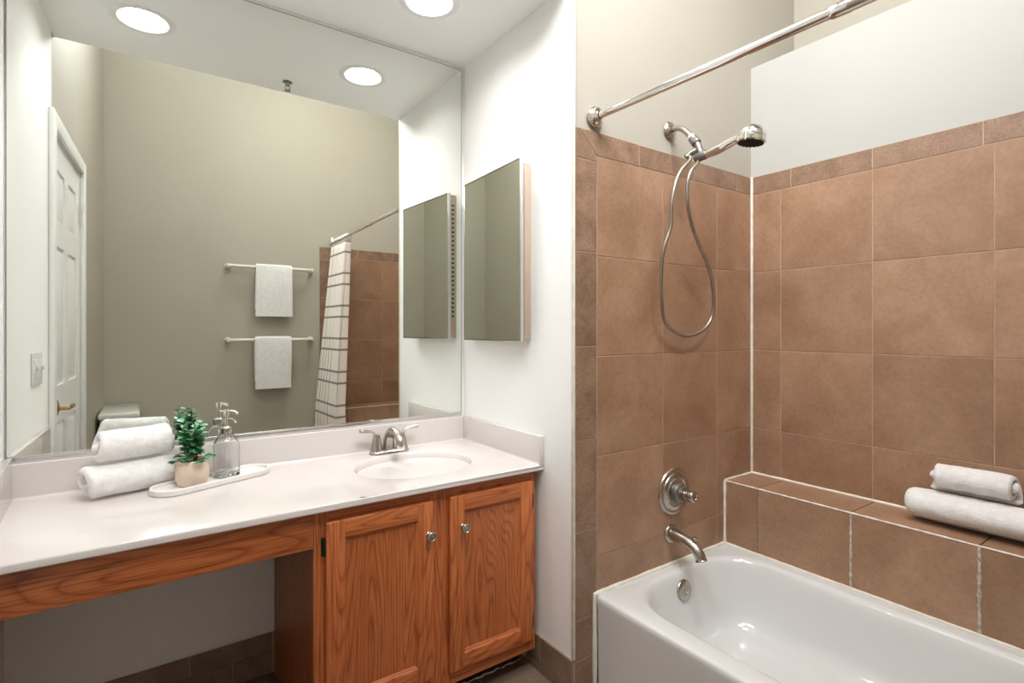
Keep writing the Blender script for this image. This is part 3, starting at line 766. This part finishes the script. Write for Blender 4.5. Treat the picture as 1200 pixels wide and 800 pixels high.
def cab_door(x0, x1, z0, z1, knob_x, hinge_x):
    y0, y1 = -.549, -.5305; w_ = .052
    mb = MB()
    mb.box(x0, x0+w_, y0, y1, z0, z1, 0, .004, 3); mb.box(x1-w_, x1, y0, y1, z0, z1, 0, .004, 3)
    mb.box(x0+w_-.002, x1-w_+.002, y0+.0006, y1, z1-w_, z1, 1, .004, 3); mb.box(x0+w_-.002, x1-w_+.002, y0+.0006, y1, z0, z0+w_, 1, .004, 3)
    # inner sticking profile
    for a, b in ((x0+w_-.001, 1), (x1-w_+.001, -1)):
        mb.prism([(a, y0+.003, z0+w_), (a, y1-.003, z0+w_), (a+b*.009, y1-.003, z0+w_), (a+b*.0075, y0+.009, z0+w_), (a+b*.003, y0+.005, z0+w_)], (0, 0, z1-z0-2*w_), 0)
    for a, b in ((z0+w_-.001, 1), (z1-w_+.001, -1)):
        mb.prism([(x0+w_, y0+.003, a), (x0+w_, y1-.003, a), (x0+w_, y1-.003, a+b*.009), (x0+w_, y0+.009, a+b*.0075), (x0+w_, y0+.005, a+b*.003)], (x1-x0-2*w_, 0, 0), 1)
    d = mb.build('door', ['oak_v', 'oak_h'], cab)
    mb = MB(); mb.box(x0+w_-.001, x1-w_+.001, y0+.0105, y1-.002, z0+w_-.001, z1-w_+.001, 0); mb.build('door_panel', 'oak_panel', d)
    mb = MB(); mb.lathe([(0, -.002), (.0085, -.002), (.0095, .001), (.006, .004), (.0055, .012), (.011, .017), (.0148, .020), (.0150, .024), (.0125, .026), (.0115, .0245), (.004, .0240), (0, .0250)], (knob_x, y0, .553), (0, -1, 0), 32)
    k = mb.build('knob', 'nickel', d); k['label'] = 'round brushed nickel knob'
    for hz in (z1-.070, z0+.062):
        mb = MB(); s_ = 1 if hinge_x > knob_x else -1
        mb.box(hinge_x, hinge_x+s_*.010, y1-.001, y1+.0025, hz-.025, hz+.025, 0, .001)
        mb.box(hinge_x+s_*.0005, hinge_x+s_*.0045, y0+.004, y1+.001, hz-.025, hz+.025, 0, .0015)
        mb.tube([(hinge_x+s_*.003, y0+.006, hz-.020), (hinge_x+s_*.003, y0+.006, hz+.020)], .0035, 12)
        h = mb.build('hinge', 'dark_metal', d); h['label'] = 'small dark bronze hinge'
cab_door(-.755, -.428, .100, .653, -.445, -.755)
cab_door(-.368, -.040, .092, .653, -.325, -.040)
# desk apron board left of the cabinet
mb = MB(); mb.prism([(lwx(CYF)+.0005, CYF+.001, .583), (CX0-.0005, CYF+.001, .583), (CX0-.0005, CYF+.019, .583), (lwx(CYF)+.0002, CYF+.019, .583)], (0, 0, ZB-.584), 0, .0015, 2)
tag(mb.build('apron_board', 'oak_h'), 'honey oak board under the countertop, spanning the open knee space left of the cabinet', 'board')

# ------------------------------------------------------------------ wall mirror
mx0, mx1, mz0, mz1 = -1.482, -.018, .822, 2.326
mi = thing('wall_mirror', 'large frameless mirror covering the wall above the countertop', 'mirror', (-.75, 0, mz0))
mb = MB(); mb.box(mx0, mx1, 0, .0055, mz0, mz1, 0); mb.build('mirror_glass', 'mirror', mi)
mb = MB(); mb.box(mx0, mx1, -.0035, .0055, ZS+.0005, mz0-.0005, 0, .001); mb.box(mx0, mx1, -.0035, -.0005, mz0-.002, mz0+.004, 0, .0008); mb.build('bottom_channel', 'silver', mi)
mb = MB(); mb.box(mx0-.0022, mx0, -.001, .0055, mz0, mz1, 0); mb.box(mx1, mx1+.0018, -.0008, .0055, mz0, mz1, 0); mb.box(mx0, mx1, -.0006, .0055, mz1, mz1+.0018, 0); mb.build('cut_edge', 'screen', mi)

# ------------------------------------------------------------------ medicine cabinet on the wing wall
mc = thing('medicine_cabinet', 'slim mirrored medicine cabinet, its metal edged door slightly ajar, on the white side wall', 'medicine cabinet', (0, -.28, 1.142))
my0, my1, z0, z1 = -.490, -.073, 1.142, 1.800
mb = MB(); mb.box(-.030, -.0005, my0+.006, my1-.006, z0+.005, z1-.006, 0, .001)
for k in range(26): mb.box(-.022, -.010, my1-.0075, my1-.0055, z0+.10+k*.02, z0+.108+k*.02, 1)
mb.build('cabinet_body', ['cabinet_tan', 'black'], mc)
mb = MB(); fw = .0035; my0 = -.512
DA = Matrix.Translation((-.0305, my1, 0)) @ Matrix.Rotation(math.radians(-3.0), 4, 'Z') @ Matrix.Translation((.0305, -my1, 0))   # door ajar
mb.box(-.046, -.0305, my0, my0+fw, z0, z1, 0, .0012); mb.box(-.046, -.0305, my1-fw, my1, z0, z1, 0, .0012)
mb.box(-.046, -.0305, my0+fw, my1-fw, z0, z0+fw, 0, .0012); mb.box(-.046, -.0305, my0+fw, my1-fw, z1-fw, z1, 0, .0012)
mb.transform(DA); dr = mb.build('door', 'silver', mc)
mb = MB(); mb.box(-.0445, -.0340, my0+fw+.002, my1-fw-.002, z0+fw+.002, z1-fw-.002, 0); mb.transform(DA); mb.build('mirror_glass', 'mirror', dr)
mb = MB(); mb.box(-.0435, -.0325, my0+fw-.0005, my0+fw+.002, z0+fw, z1-fw); mb.box(-.0435, -.0325, my1-fw-.002, my1-fw+.0005, z0+fw, z1-fw); mb.box(-.0435, -.0325, my0+fw, my1-fw, z0+fw-.0005, z0+fw+.002); mb.box(-.0435, -.0325, my0+fw, my1-fw, z1-fw-.002, z1-fw+.0005); mb.transform(DA); mb.build('seam', 'black', dr)

# ------------------------------------------------------------------ recessed downlights and sprinkler
for (cx, cy), lab in zip(CANS, ('lit round recessed downlight in the white ceiling above the sink', 'lit round recessed downlight above the left end of the counter, seen only in the mirror')):
    t = thing('recessed_downlight', lab, 'ceiling light', (cx, cy, SOF), 'recessed downlights over the vanity')
    mb = MB(); mb.lathe([(.0815, .004), (.0815, -.002), (.086, -.0035), (.098, -.003), (.106, -.0008), (.106, 0.0005), (.084, .0005)], (cx, cy, SOF), (0, 0, 1), 56); mb.build('trim_ring', 'trim_white', t)
    mb = MB(); V_ = []
    for r, h in ((.0815, -.001), (.080, .010), (.078, .03), (.074, .07), (.070, .11)): V_.append([mb.bm.verts.new((cx+r*math.cos(2*PI*k/48), cy+r*math.sin(2*PI*k/48), SOF+h)) for k in range(48)])
    mb._skin(V_, 0, caps=False); mb.build('reflector', 'screen', t)
    mb = MB(); mb.lathe([(0, .040), (.030, .040), (.056, .043), (.063, .048), (.064, .066), (0, .068)], (cx, cy, SOF), (0, 0, 1), 40); mb.build('lamp_lens', 'can_lens', t)
t = thing('fire_sprinkler', 'small metal fire sprinkler under the white ceiling, seen in the mirror', 'sprinkler', (-.609, -.595, SOF))
sc_ = (-.609, -.595, SOF)
mb = MB(); mb.lathe([(0, 0), (.020, 0), (.021, -.003), (.012, -.006), (.008, -.012), (.007, -.02), (0, -.02)], sc_, (0, 0, 1), 24); mb.build('escutcheon', 'screen', t)
mb = MB(); mb.tube([(sc_[0]-.008, sc_[1], SOF-.015), (sc_[0]-.011, sc_[1], SOF-.028), (sc_[0], sc_[1], SOF-.040)], .0018, 8); mb.tube([(sc_[0]+.008, sc_[1], SOF-.015), (sc_[0]+.011, sc_[1], SOF-.028), (sc_[0], sc_[1], SOF-.040)], .0018, 8); mb.build('yoke', 'screen', t)
mb = MB(); mb.lathe([(0, 0), (.014, 0), (.015, -.0015), (0, -.002)], (sc_[0], sc_[1], SOF-.040), (0, 0, 1), 16); mb.build('deflector', 'screen', t)
# unseen lamp added on the high ceiling to fill the room
t = thing('fill_lamp', 'added round white fill lamp on the high ceiling, out of view', 'ceiling light', (.0, -1.50, HI))
mb = MB(); mb.lathe([(0, 0), (.30, 0), (.30, -.02), (.285, -.03), (.0, -.03)], (.0, -1.50, HI), (0, 0, 1), 48); mb.build('lamp_base', 'trim_white', t)
mb = MB(); mb.lathe([(0, -.11), (.10, -.105), (.20, -.085), (.265, -.05), (.275, -.031), (0, -.031)], (.0, -1.50, HI), (0, 0, 1), 48); mb.build('glass_shade', 'fill_lamp_glow', t)
ld = bpy.data.lights.new('fill_lamp_light', 'AREA'); ld.shape = 'DISK'; ld.size = .5; ld.energy = FILL_LAMP_WATTS; ld.spread = math.radians(110); ld.color = (1, .985, .965)
lo = bpy.data.objects.new('fill_lamp_light', ld); SC.collection.objects.link(lo); lo.parent = t; lo.location = (0, 0, -.125)

# ------------------------------------------------------------------ towels
def towel_roll(name, c, ang, length, rx, rz, label, turns=2.6, th=.0155, seed=1, group=None, flip=1, seam=-.6):
    """rolled towel: spiral sheet; c = centre of the roll, ang = heading of its axis"""
    rnd = random.Random(seed); mb = MB(); N_ = 150; W_ = 34
    a1 = turns*2*PI; rin = .004; k = (1-rin/.05)
    outer, inner = [], []
    for i in range(N_+1):
        a = a1*i/N_; r = rin+(1*.05-rin-.0)*(i/N_)
        outer.append((a, r))
    pitch = (.05-rin)/turns; tt = pitch*.84
    prof = []
    rot0 = seam*PI-turns*2*PI
    outer = [(a+rot0, r) for a, r in outer]; a1 += rot0
    for a, r in outer: prof.append((r*math.cos(a*flip), r*math.sin(a*flip)))
    rev = []
    for a, r in outer[::-1]:
        r2 = max(.0008, r-tt); rev.append((r2*math.cos(a*flip), r2*math.sin(a*flip)))
    mids = [max(.0008, r-tt/2) for a, r in outer]; mids = mids+[outer[-1][1]-tt/2]+mids[::-1]
    # round the free outer edge
    sect = prof+[((outer[-1][1]-tt*.5)*math.cos(a1*flip+.16*flip), (outer[-1][1]-tt*.5)*math.sin(a1*flip+.16*flip))]+rev
    rings = []
    M_ = len(sect)
    for j in range(W_+1):
        s_ = j/W_; x = (s_-.5)*length
        e = min(s_, 1-s_)*length; rd = max(0, 1-e/.010); pinch = 1-math.sqrt(max(0, 1-rd*rd))*1.0 if rd > 0 else 0
        shr = 1-.05*rd*rd
        ring_ = []
        for i, (p, q_) in enumerate(sect):
            rr_ = math.hypot(p, q_); g_ = 1+(mids[i]/max(rr_, .0008)-1)*pinch*.85; p, q_ = p*g_, q_*g_; ii = min(i, M_-1-i); endj = (.010*math.sin(ii*.05+seed)-.010*(1-ii/N_))*(1 if s_ > .5 else -1)*max(0, 1-e/.04)
            nz = noise.noise(Vector((x*30+seed*9, p*40, q_*40)))*.0022+noise.noise(Vector((x*110, p*130, q_*130+seed)))*.0009
            f_ = shr*(1+nz/max(rr_, .01))
            sag = 1-.035*math.cos(s_*2*PI)
            yy, zz = p*f_*rx/.05*sag, q_*f_*rz/.05
            zb_ = -rz*.93
            if zz < zb_: zz = zb_+(zz-zb_)*.2
            ring_.append(mb.bm.verts.new((x+endj, yy, zz)))
        rings.append(ring_)
    mb._skin(rings, 0, caps=False)
    # end caps between the two sides of the sheet
    for r_, fl in ((rings[0], 1), (rings[-1], 0)):
        for i in range(N_):
            A_ = [r_[i], r_[i+1], r_[M_-2-i], r_[M_-1-i]]
            if fl: A_ = A_[::-1]
            try: f = mb.bm.faces.new(A_); f.smooth = True
            except ValueError: pass
        try: mb.bm.faces.new([r_[N_], r_[N_+1], r_[N_+2]])
        except ValueError: pass
    mb.transform(Matrix.Translation(c) @ Matrix.Rotation(ang, 4, 'Z'))
    o = mb.build(name, 'terry', None, angle=180)
    sd = o.modifiers.new('soften', 'SUBSURF'); sd.levels = 1; sd.render_levels = 1
    return tag(o, label, 'towel', group)
A20 = math.radians(17)
towel_roll('rolled_towel', Vector((-1.198, -.099, ZC+.0515)), A20, .232, .054, .0545, 'white rolled towel lying on the counter, lower of the two beside the plant', 1.7, seed=3, group='rolled towels on the counter', seam=1.30)
towel_roll('rolled_towel', Vector((-1.188, -.098, ZC+.0515+.0985)), A20, .204, .050, .051, 'white rolled towel resting on top of another by the plant on the counter', 1.7, seed=5, group='rolled towels on the counter', seam=1.38)
towel_roll('rolled_towel', Vector((.957, -1.545, LEDZ+.0565)), PI/2, .40, .078, .060, 'large white rolled towel lying on the tiled tub ledge, lower of the two', 2.4, seed=8, group='rolled towels on the tub ledge')
towel_roll('rolled_towel', Vector((.972, -1.506, LEDZ+.112+.042)), PI/2+.03, .214, .057, .052, 'small white rolled towel resting on top of the large one on the tub ledge', 2.2, seed=12, group='rolled towels on the tub ledge')

# towel bars and hung towels on the front wall
def towel_bar(z, lab):
    t = thing('towel_bar', lab, 'towel bar', (-.34, YO-.006, z), 'cream towel bars on the greige wall')
    y = YO+.062
    mb = MB(); mb.tube([(-.632, y, z), (-.052, y, z)], .0135, 20); mb.build('bar', 'cream', t)
    for x, s_ in ((-.637, -1), (-.047, 1)):
        mb = MB()
        mb.lathe([(0, 0), (.021, 0), (.022, .005), (.018, .012), (.0150, .022), (.0145, .045), (.0152, .058), (.0158, .068), (.0150, .077), (.009, .083), (0, .084)], (x, YO-.006, z), (0, 1, 0), 28)
        mb.build('bracket', 'cream', t)
def hung_towel(x0, x1, z, zb, lab, seed):
    y = YO+.062; r = .0165; th = .011; mb = MB()
    path = []
    zbk = zb+.06
    for k in range(9): path.append((y-r-.004, zbk+(z-zbk)*k/8))
    for k in range(1, 9): a = PI-PI*k/8; path.append((y+r*math.cos(a)*1.15, z+r*math.sin(a)))
    for k in range(1, 17): path.append((y+r*1.2+.004*math.sin(k*.3), z-(z-zb)*k/16))
    NX = 26; rings_o, rings_i = [], []
    nP = len(path)
    for i, (py, pz) in enumerate(path):
        a = path[min(i+1, nP-1)]; b = path[max(i-1, 0)]
        dy, dz = a[0]-b[0], a[1]-b[1]; l = math.hypot(dy, dz); ny, nz_ = dz/l, -dy/l     # outward
        ro, ri = [], []
        # dobby band: thinner near the hem
        dd_ = (pz-zb)/(z-zb); band = -.0025 if (i > 16 and .16 < dd_ < .24) else 0
        for k in range(NX+1):
            u = k/NX; x = x0+(x1-x0)*u+.004*math.sin(dd_*5+seed)*(u-.5)
            e = min(u, 1-u)*(x1-x0); rd = math.sqrt(max(0, 1-max(0, 1-e/.006)**2))
            w_ = .0025*math.sin(u*7+seed)*(1-dd_)+.0015*noise.noise(Vector((x*60, pz*60, seed)))
            t_ = th*.5*max(.25, rd)
            ro.append(mb.bm.verts.new((x, py-ny*(-t_-band*.5)+w_, pz-nz_*(-t_))))
            ri.append(mb.bm.verts.new((x, py+ny*(-t_)+w_, pz+nz_*(-t_))))
        rings_o.append(ro+ri[::-1])
    mb._skin(rings_o, 0, caps=True)
    return tag(mb.build('hand_towel', 'terry', None, angle=60), lab, 'towel', 'hand towels hanging on the bars')
towel_bar(1.656, 'cream towel bar on the shaded front wall, higher of the two, seen in the mirror')
towel_bar(1.106, 'cream towel bar on the shaded front wall, lower of the two, seen in the mirror')
hung_towel(-.458, -.198, 1.656+.006, 1.285, 'folded white hand towel hanging from the higher bar, seen in the mirror', 1.0)
hung_towel(-.462, -.205, 1.106+.006, .735, 'folded white hand towel hanging from the lower bar, seen in the mirror', 4.0)

# ------------------------------------------------------------------ tray, plant, bottle
tc0 = Vector((-1.094, -.176, 0)); tc1 = Vector((-.875, -.088, 0)); TR = .060
d_ = (tc1-tc0).normalized(); nrm = Vector((-d_.y, d_.x, 0)); ang = math.atan2(d_.y, d_.x)
def stadium(r, z, n_=20):
    p = []
    for k in range(n_+1): a = ang-PI/2+PI*k/n_; p.append(tc1+Vector((r*math.cos(a), r*math.sin(a), z)))
    for k in range(n_+1): a = ang+PI/2+PI*k/n_; p.append(tc0+Vector((r*math.cos(a), r*math.sin(a), z)))
    return p
mb = MB(); rg = []
for r, z in ((.050, ZC+.0003), (TR-.003, ZC+.0003), (TR, ZC+.003), (TR, ZC+.016), (TR-.0015, ZC+.018), (TR-.0065, ZC+.018), (TR-.008, ZC+.016), (TR-.0085, ZC+.008), (TR-.012, ZC+.006), (.020, ZC+.006)):
    rg.append([mb.bm.verts.new(p) for p in stadium(r, z)])
mb._skin(rg, 0, caps=True)
tag(mb.build('oval_tray', 'tray'), 'long oval white tray with raised rim holding the plant and glass bottle', 'tray')
pc = Vector((-1.043, -.146, ZC+.0062))
t = thing('potted_plant', 'small leafy green plant in a blush stoneware pot on the oval tray', 'plant', pc)
mb = MB(); mb.lathe([(0, 0), (.034, 0), (.0385, .003), (.0430, .014), (.0455, .032), (.0455, .050), (.0435, .064), (.0425, .070), (.0435, .075), (.0415, .077), (.0395, .074), (.039, .062), (0, .062)], pc, (0, 0, 1), 40); mb.build('pot', 'pot', t)
mb = MB(); mb.lathe([(0, .0), (.0365, 0), (.034, .004), (.02, .006), (0, .007)], pc+Vector((0, 0, .0602)), (0, 0, 1), 24); mb.build('soil', 'soil', t)
rnd = random.Random(11)
sm_, lm_ = MB(), MB()
def leaf(mb, p, d, ln, wd):
    d = d.normalized(); side = d.cross(Vector((0, 0, 1)))
    if side.length < .1: side = Vector((1, 0, 0))
    side.normalize(); up = side.cross(d).normalized()
    side = (side*math.cos(.0)+up*rnd.uniform(-.4, .4)).normalized(); up = side.cross(d).normalized()
    rows = []
    for i, (t_, w_) in enumerate(((0, .12), (.2, .62), (.45, 1), (.7, .95), (.88, .6), (1, .12))):
        c = p+d*ln*t_-up*ln*.25*t_*t_
        rows.append([c-side*wd*w_+up*wd*.30*w_, c, c+side*wd*w_+up*wd*.30*w_])
    vs = [v for r in rows for v in r]; fs = []
    for i in range(5): fs += [(3*i, 3*i+1, 3*i+4, 3*i+3), (3*i+1, 3*i+2, 3*i+5, 3*i+4)]
    mb.faces(vs, fs)
top = pc+Vector((0, 0, .062))
for s_ in range(12):
    a = s_*2.4; lean = .08+.30*(s_ % 4)/4; h = rnd.uniform(.085, .118) if s_ > 3 else .128
    if lean > .3: h *= .78
    dirv = Vector((math.cos(a)*lean, math.sin(a)*lean, 1)).normalized()
    base = top+Vector((math.cos(a)*.010, math.sin(a)*.010, 0))
    pts = [base+dirv*h*k/6+Vector((rnd.uniform(-1, 1), rnd.uniform(-1, 1), 0))*.002 for k in range(7)]
    sm_.tube(spline(pts, 2), .0011, 6)
    for k in range(1, 10):
        p = base+dirv*h*(.25+.75*k/9)
        for q in range(2):
            b = k*1.9+q*PI+s_
            out = Vector((math.cos(b), math.sin(b), rnd.uniform(.1, .9)))
            leaf(lm_, p, out, rnd.uniform(.016, .026), rnd.uniform(.0075, .0115))
for s_ in range(8):       # low drooping leaves
    a = s_*PI/4+.3; out = Vector((math.cos(a), math.sin(a), .35)); p0_ = top+Vector((math.cos(a)*.006, math.sin(a)*.006, .002))
    e_ = p0_+out.normalized()*(.030 if s_ % 2 else .042)+Vector((0, 0, .012 if s_ % 2 else 0)); sm_.tube([p0_, p0_+out*.02, e_], .001, 6)
    for q in (-.7, 0, .7): leaf(lm_, e_, Vector((math.cos(a+q), math.sin(a+q), .1)), .022, .0105)
sm_.build('stems', 'stem', t); lm_.build('leaves', 'leaf', t, angle=180, recalc=False)

bc = Vector((-.946, -.101, ZC+.0062))
t = thing('glass_bottle', 'clear faceted glass dispenser bottle with a metal pump on the oval tray', 'bottle', bc)
mb = MB()
def facet(prof, seg=8, rot=PI/8):
    rg = []
    for r, h in prof:
        k8 = []
        for k in range(48):
            a = 2*PI*k/48
            oct_ = math.cos(PI/seg)/math.cos(((a+rot) % (2*PI/seg))-PI/seg)
            sft = min(1, max(0, (r-.018)/.018)); rr_ = r*(1+(oct_-1)*sft*.8)
            k8.append(mb.bm.verts.new(bc+Vector((rr_*math.cos(a), rr_*math.sin(a), h))))
        rg.append(k8)
    mb._skin(rg, 0, caps=True)
facet([(.034, 0), (.0395, .003), (.0405, .010), (.0405, .098), (.0390, .106), (.022, .132), (.0155, .137), (.0155, .146),
       (.0130, .146), (.0130, .138), (.020, .130), (.0365, .105), (.0378, .098), (.0378, .016), (.034, .012), (.005, .011)])
mb.build('bottle_glass', 'glass', t, angle=25)
mb = MB(); mb.lathe([(.0, .139), (.0175, .139), (.0180, .142), (.0175, .156), (.0150, .159), (.008, .161), (0, .161)], bc, (0, 0, 1), 28)
mb.build('collar', 'nickel', t)
mb = MB(); mb.tube([bc+Vector((0, 0, .160)), bc+Vector((0, 0, .200))], .0042, 14)
mb.lathe([(0, 0), (.0085, 0), (.0090, .010), (.0075, .018), (0, .020)], bc+Vector((0, 0, .196)), (0, 0, 1), 20)
mb.tube(spline([bc+Vector((0, 0, .206)), bc+Vector((.012, -.010, .209)), bc+Vector((.026, -.020, .205)), bc+Vector((.030, -.023, .198))], 4), [.0045]*12+[.0038], 12)
mb.tube([bc+Vector((.002, 0, .186)), bc+Vector((.018, -.012, .183)), bc+Vector((.026, -.018, .172))], .0028, 10)
mb.build('pump_head', 'chrome', t)
mb = MB(); mb.tube([bc+Vector((0, 0, .016)), bc+Vector((0, 0, .140))], .0018, 8); mb.build('dip_tube', 'switch', t)

# ------------------------------------------------------------------ door, casing, switch on the left wall
def lb(mb, u0, u1, n0, n1, z0, z1, mat=0, bev=0): return mb.box(u0, u1, n0, n1, z0, z1, mat, bev)
mb = MB()
lb(mb, DOY0-.060, DOY0+.004, .0005, .017, FL, DOZ+.060, 0, .004); lb(mb, DOY1-.004, DOY1+.060, .0005, .017, FL, DOZ+.060, 0, .004)
lb(mb, DOY0+.004, DOY1-.004, .0005, .017, DOZ-.004, DOZ+.060, 0, .004)
lb(mb, DOY0, DOY0+.012, -.12, .0005, FL, DOZ); lb(mb, DOY1-.012, DOY1, -.12, .0005, FL, DOZ); lb(mb, DOY0, DOY1, -.12, .0005, DOZ-.012, DOZ)
mb.transform(LM); struct(mb.build('trim_8', 'trim_white'))
mb = MB(); D0, D1 = DOY0+.014, DOY1-.014; Dz0, Dz1 = FL+.01, DOZ-.015; n1 = -.004
lb(mb, D0, D1, -.036, n1-.007, Dz0, Dz1)
cw = (D1-D0); st = .095; mid = (D0+D1)/2
zs = [(1.63, 1.845), (.955, 1.53), (.20, .80)]
for a, b in ((D0, D0+st), (mid-.045, mid+.045), (D1-st, D1)): lb(mb, a, b, n1-.0075, n1, Dz0, Dz1)
edges = [Dz1]+[v for z in zs for v in (z[1], z[0])]+[Dz0]
for i in range(0, 8, 2): lb(mb, D0+st, mid-.045, n1-.0075, n1, edges[i+1], edges[i]); lb(mb, mid+.045, D1-st, n1-.0075, n1, edges[i+1], edges[i])
for a, b in ((D0+st, mid-.045), (mid+.045, D1-st)):
    for z0_, z1_ in zs:
        i1 = .014; i2 = .034
        va = [(a+i1, n1-.0072, z0_+i1), (b-i1, n1-.0072, z0_+i1), (b-i1, n1-.0072, z1_-i1), (a+i1, n1-.0072, z1_-i1)]
        vb = [(a+i2, n1-.001, z0_+i2), (b-i2, n1-.001, z0_+i2), (b-i2, n1-.001, z1_-i2), (a+i2, n1-.001, z1_-i2)]
        mb.faces(va+vb, [(0, 1, 5, 4), (1, 2, 6, 5), (2, 3, 7, 6), (3, 0, 4, 7), (4, 5, 6, 7)])
mb.transform(LM); d1 = struct(mb.build('door_1', 'trim_white', angle=20))
mb = MB()
kz, ku = .872, D0+.060
mb.lathe([(0, 0), (.034, 0), (.035, .006), (.030, .012), (.015, .016), (.010, .020), (.010, .050), (0, .052)], (ku, n1, kz), (0, 1, 0), 32)
mb.tube(spline([(ku, n1+.046, kz), (ku+.02, n1+.052, kz+.001), (ku+.045, n1+.052, kz+.002), (ku+.075, n1+.050, kz), (ku+.088, n1+.046, kz-.002)], 4), [.010]+[.0085]*15+[.009], 14)
mb.transform(LM); mb.build('door_handle', 'brass', d1)
for hz in (1.76, .16):
    mb = MB(); mb.tube([(D1+.002, n1+.006, hz-.045), (D1+.002, n1+.006, hz+.045)], .006, 12); lb(mb, D1-.028, D1+.002, n1, n1+.002, hz-.044, hz+.044); mb.transform(LM); mb.build('hinge', 'chrome', d1)
t = thing('switch_plate', 'white double switch plate on the left wall beside the door, seen in the mirror', 'light switch', LM @ Vector((.40, 0, 1.05)))
mb = MB(); lb(mb, .325, .475, .0005, .006, .993, 1.108, 0, .002); mb.transform(LM); mb.build('plate', 'switch', t)
for u in (.363, .437):
    mb = MB(); lb(mb, u-.017, u+.017, .005, .009, 1.017, 1.084, 0, .0015); lb(mb, u-.005, u+.005, .008, .017, 1.047, 1.062, 0, .002); mb.transform(LM); mb.build('toggle', 'switch', t)

# ------------------------------------------------------------------ toilet in the corner (only its tank shows in the mirror)
tx = lwx(2.15)
t = thing('toilet', 'white toilet with its tank against the left wall, seen in the mirror behind the towels', 'toilet', (tx+.35, -2.15, FL))
mb = MB(); mb.box(tx+.014, tx+.195, -2.365, -1.945, .36, .645, 0, .02, 4); mb.build('tank', 'porcelain', t)
mb = MB(); mb.box(tx+.006, tx+.210, -2.385, -1.925, .645, .683, 0, .012, 4); mb.build('tank_lid', 'porcelain', t)
mb = MB(); rg = []
def oval(cx, a, b, z): return [mb.bm.verts.new((cx+a*math.cos(2*PI*k/40), -2.155+b*math.sin(2*PI*k/40), z)) for k in range(40)]
for cx, a, b, z in ((tx+.36, .19, .11, FL+.0005), (tx+.36, .185, .105, FL+.03), (tx+.35, .15, .09, .08), (tx+.36, .16, .10, .18), (tx+.40, .22, .16, .29), (tx+.41, .235, .180, .355), (tx+.41, .230, .175, .365)): rg.append(oval(cx, a, b, z))
mb._skin(rg, 0); mb.box(tx+.02, tx+.26, -2.25, -2.06, .26, .358, 0, .015, 3); mb.build('bowl', 'porcelain', t)
mb = MB(); rg = []
for a, b, z in ((.232, .180, .366), (.236, .184, .372), (.236, .184, .390), (.228, .176, .402), (.20, .15, .405)): rg.append(oval(tx+.41, a, b, z))
mb._skin(rg, 0); mb.build('seat_lid', 'porcelain', t)
mb = MB(); mb.lathe([(0, 0), (.012, 0), (.012, .01), (0, .012)], (tx+.195, -1.99, .60), (1, 0, 0), 16); mb.tube([(tx+.205, -1.99, .60), (tx+.208, -2.03, .595), (tx+.206, -2.06, .592)], .005, 10); mb.build('flush_lever', 'chrome', t)
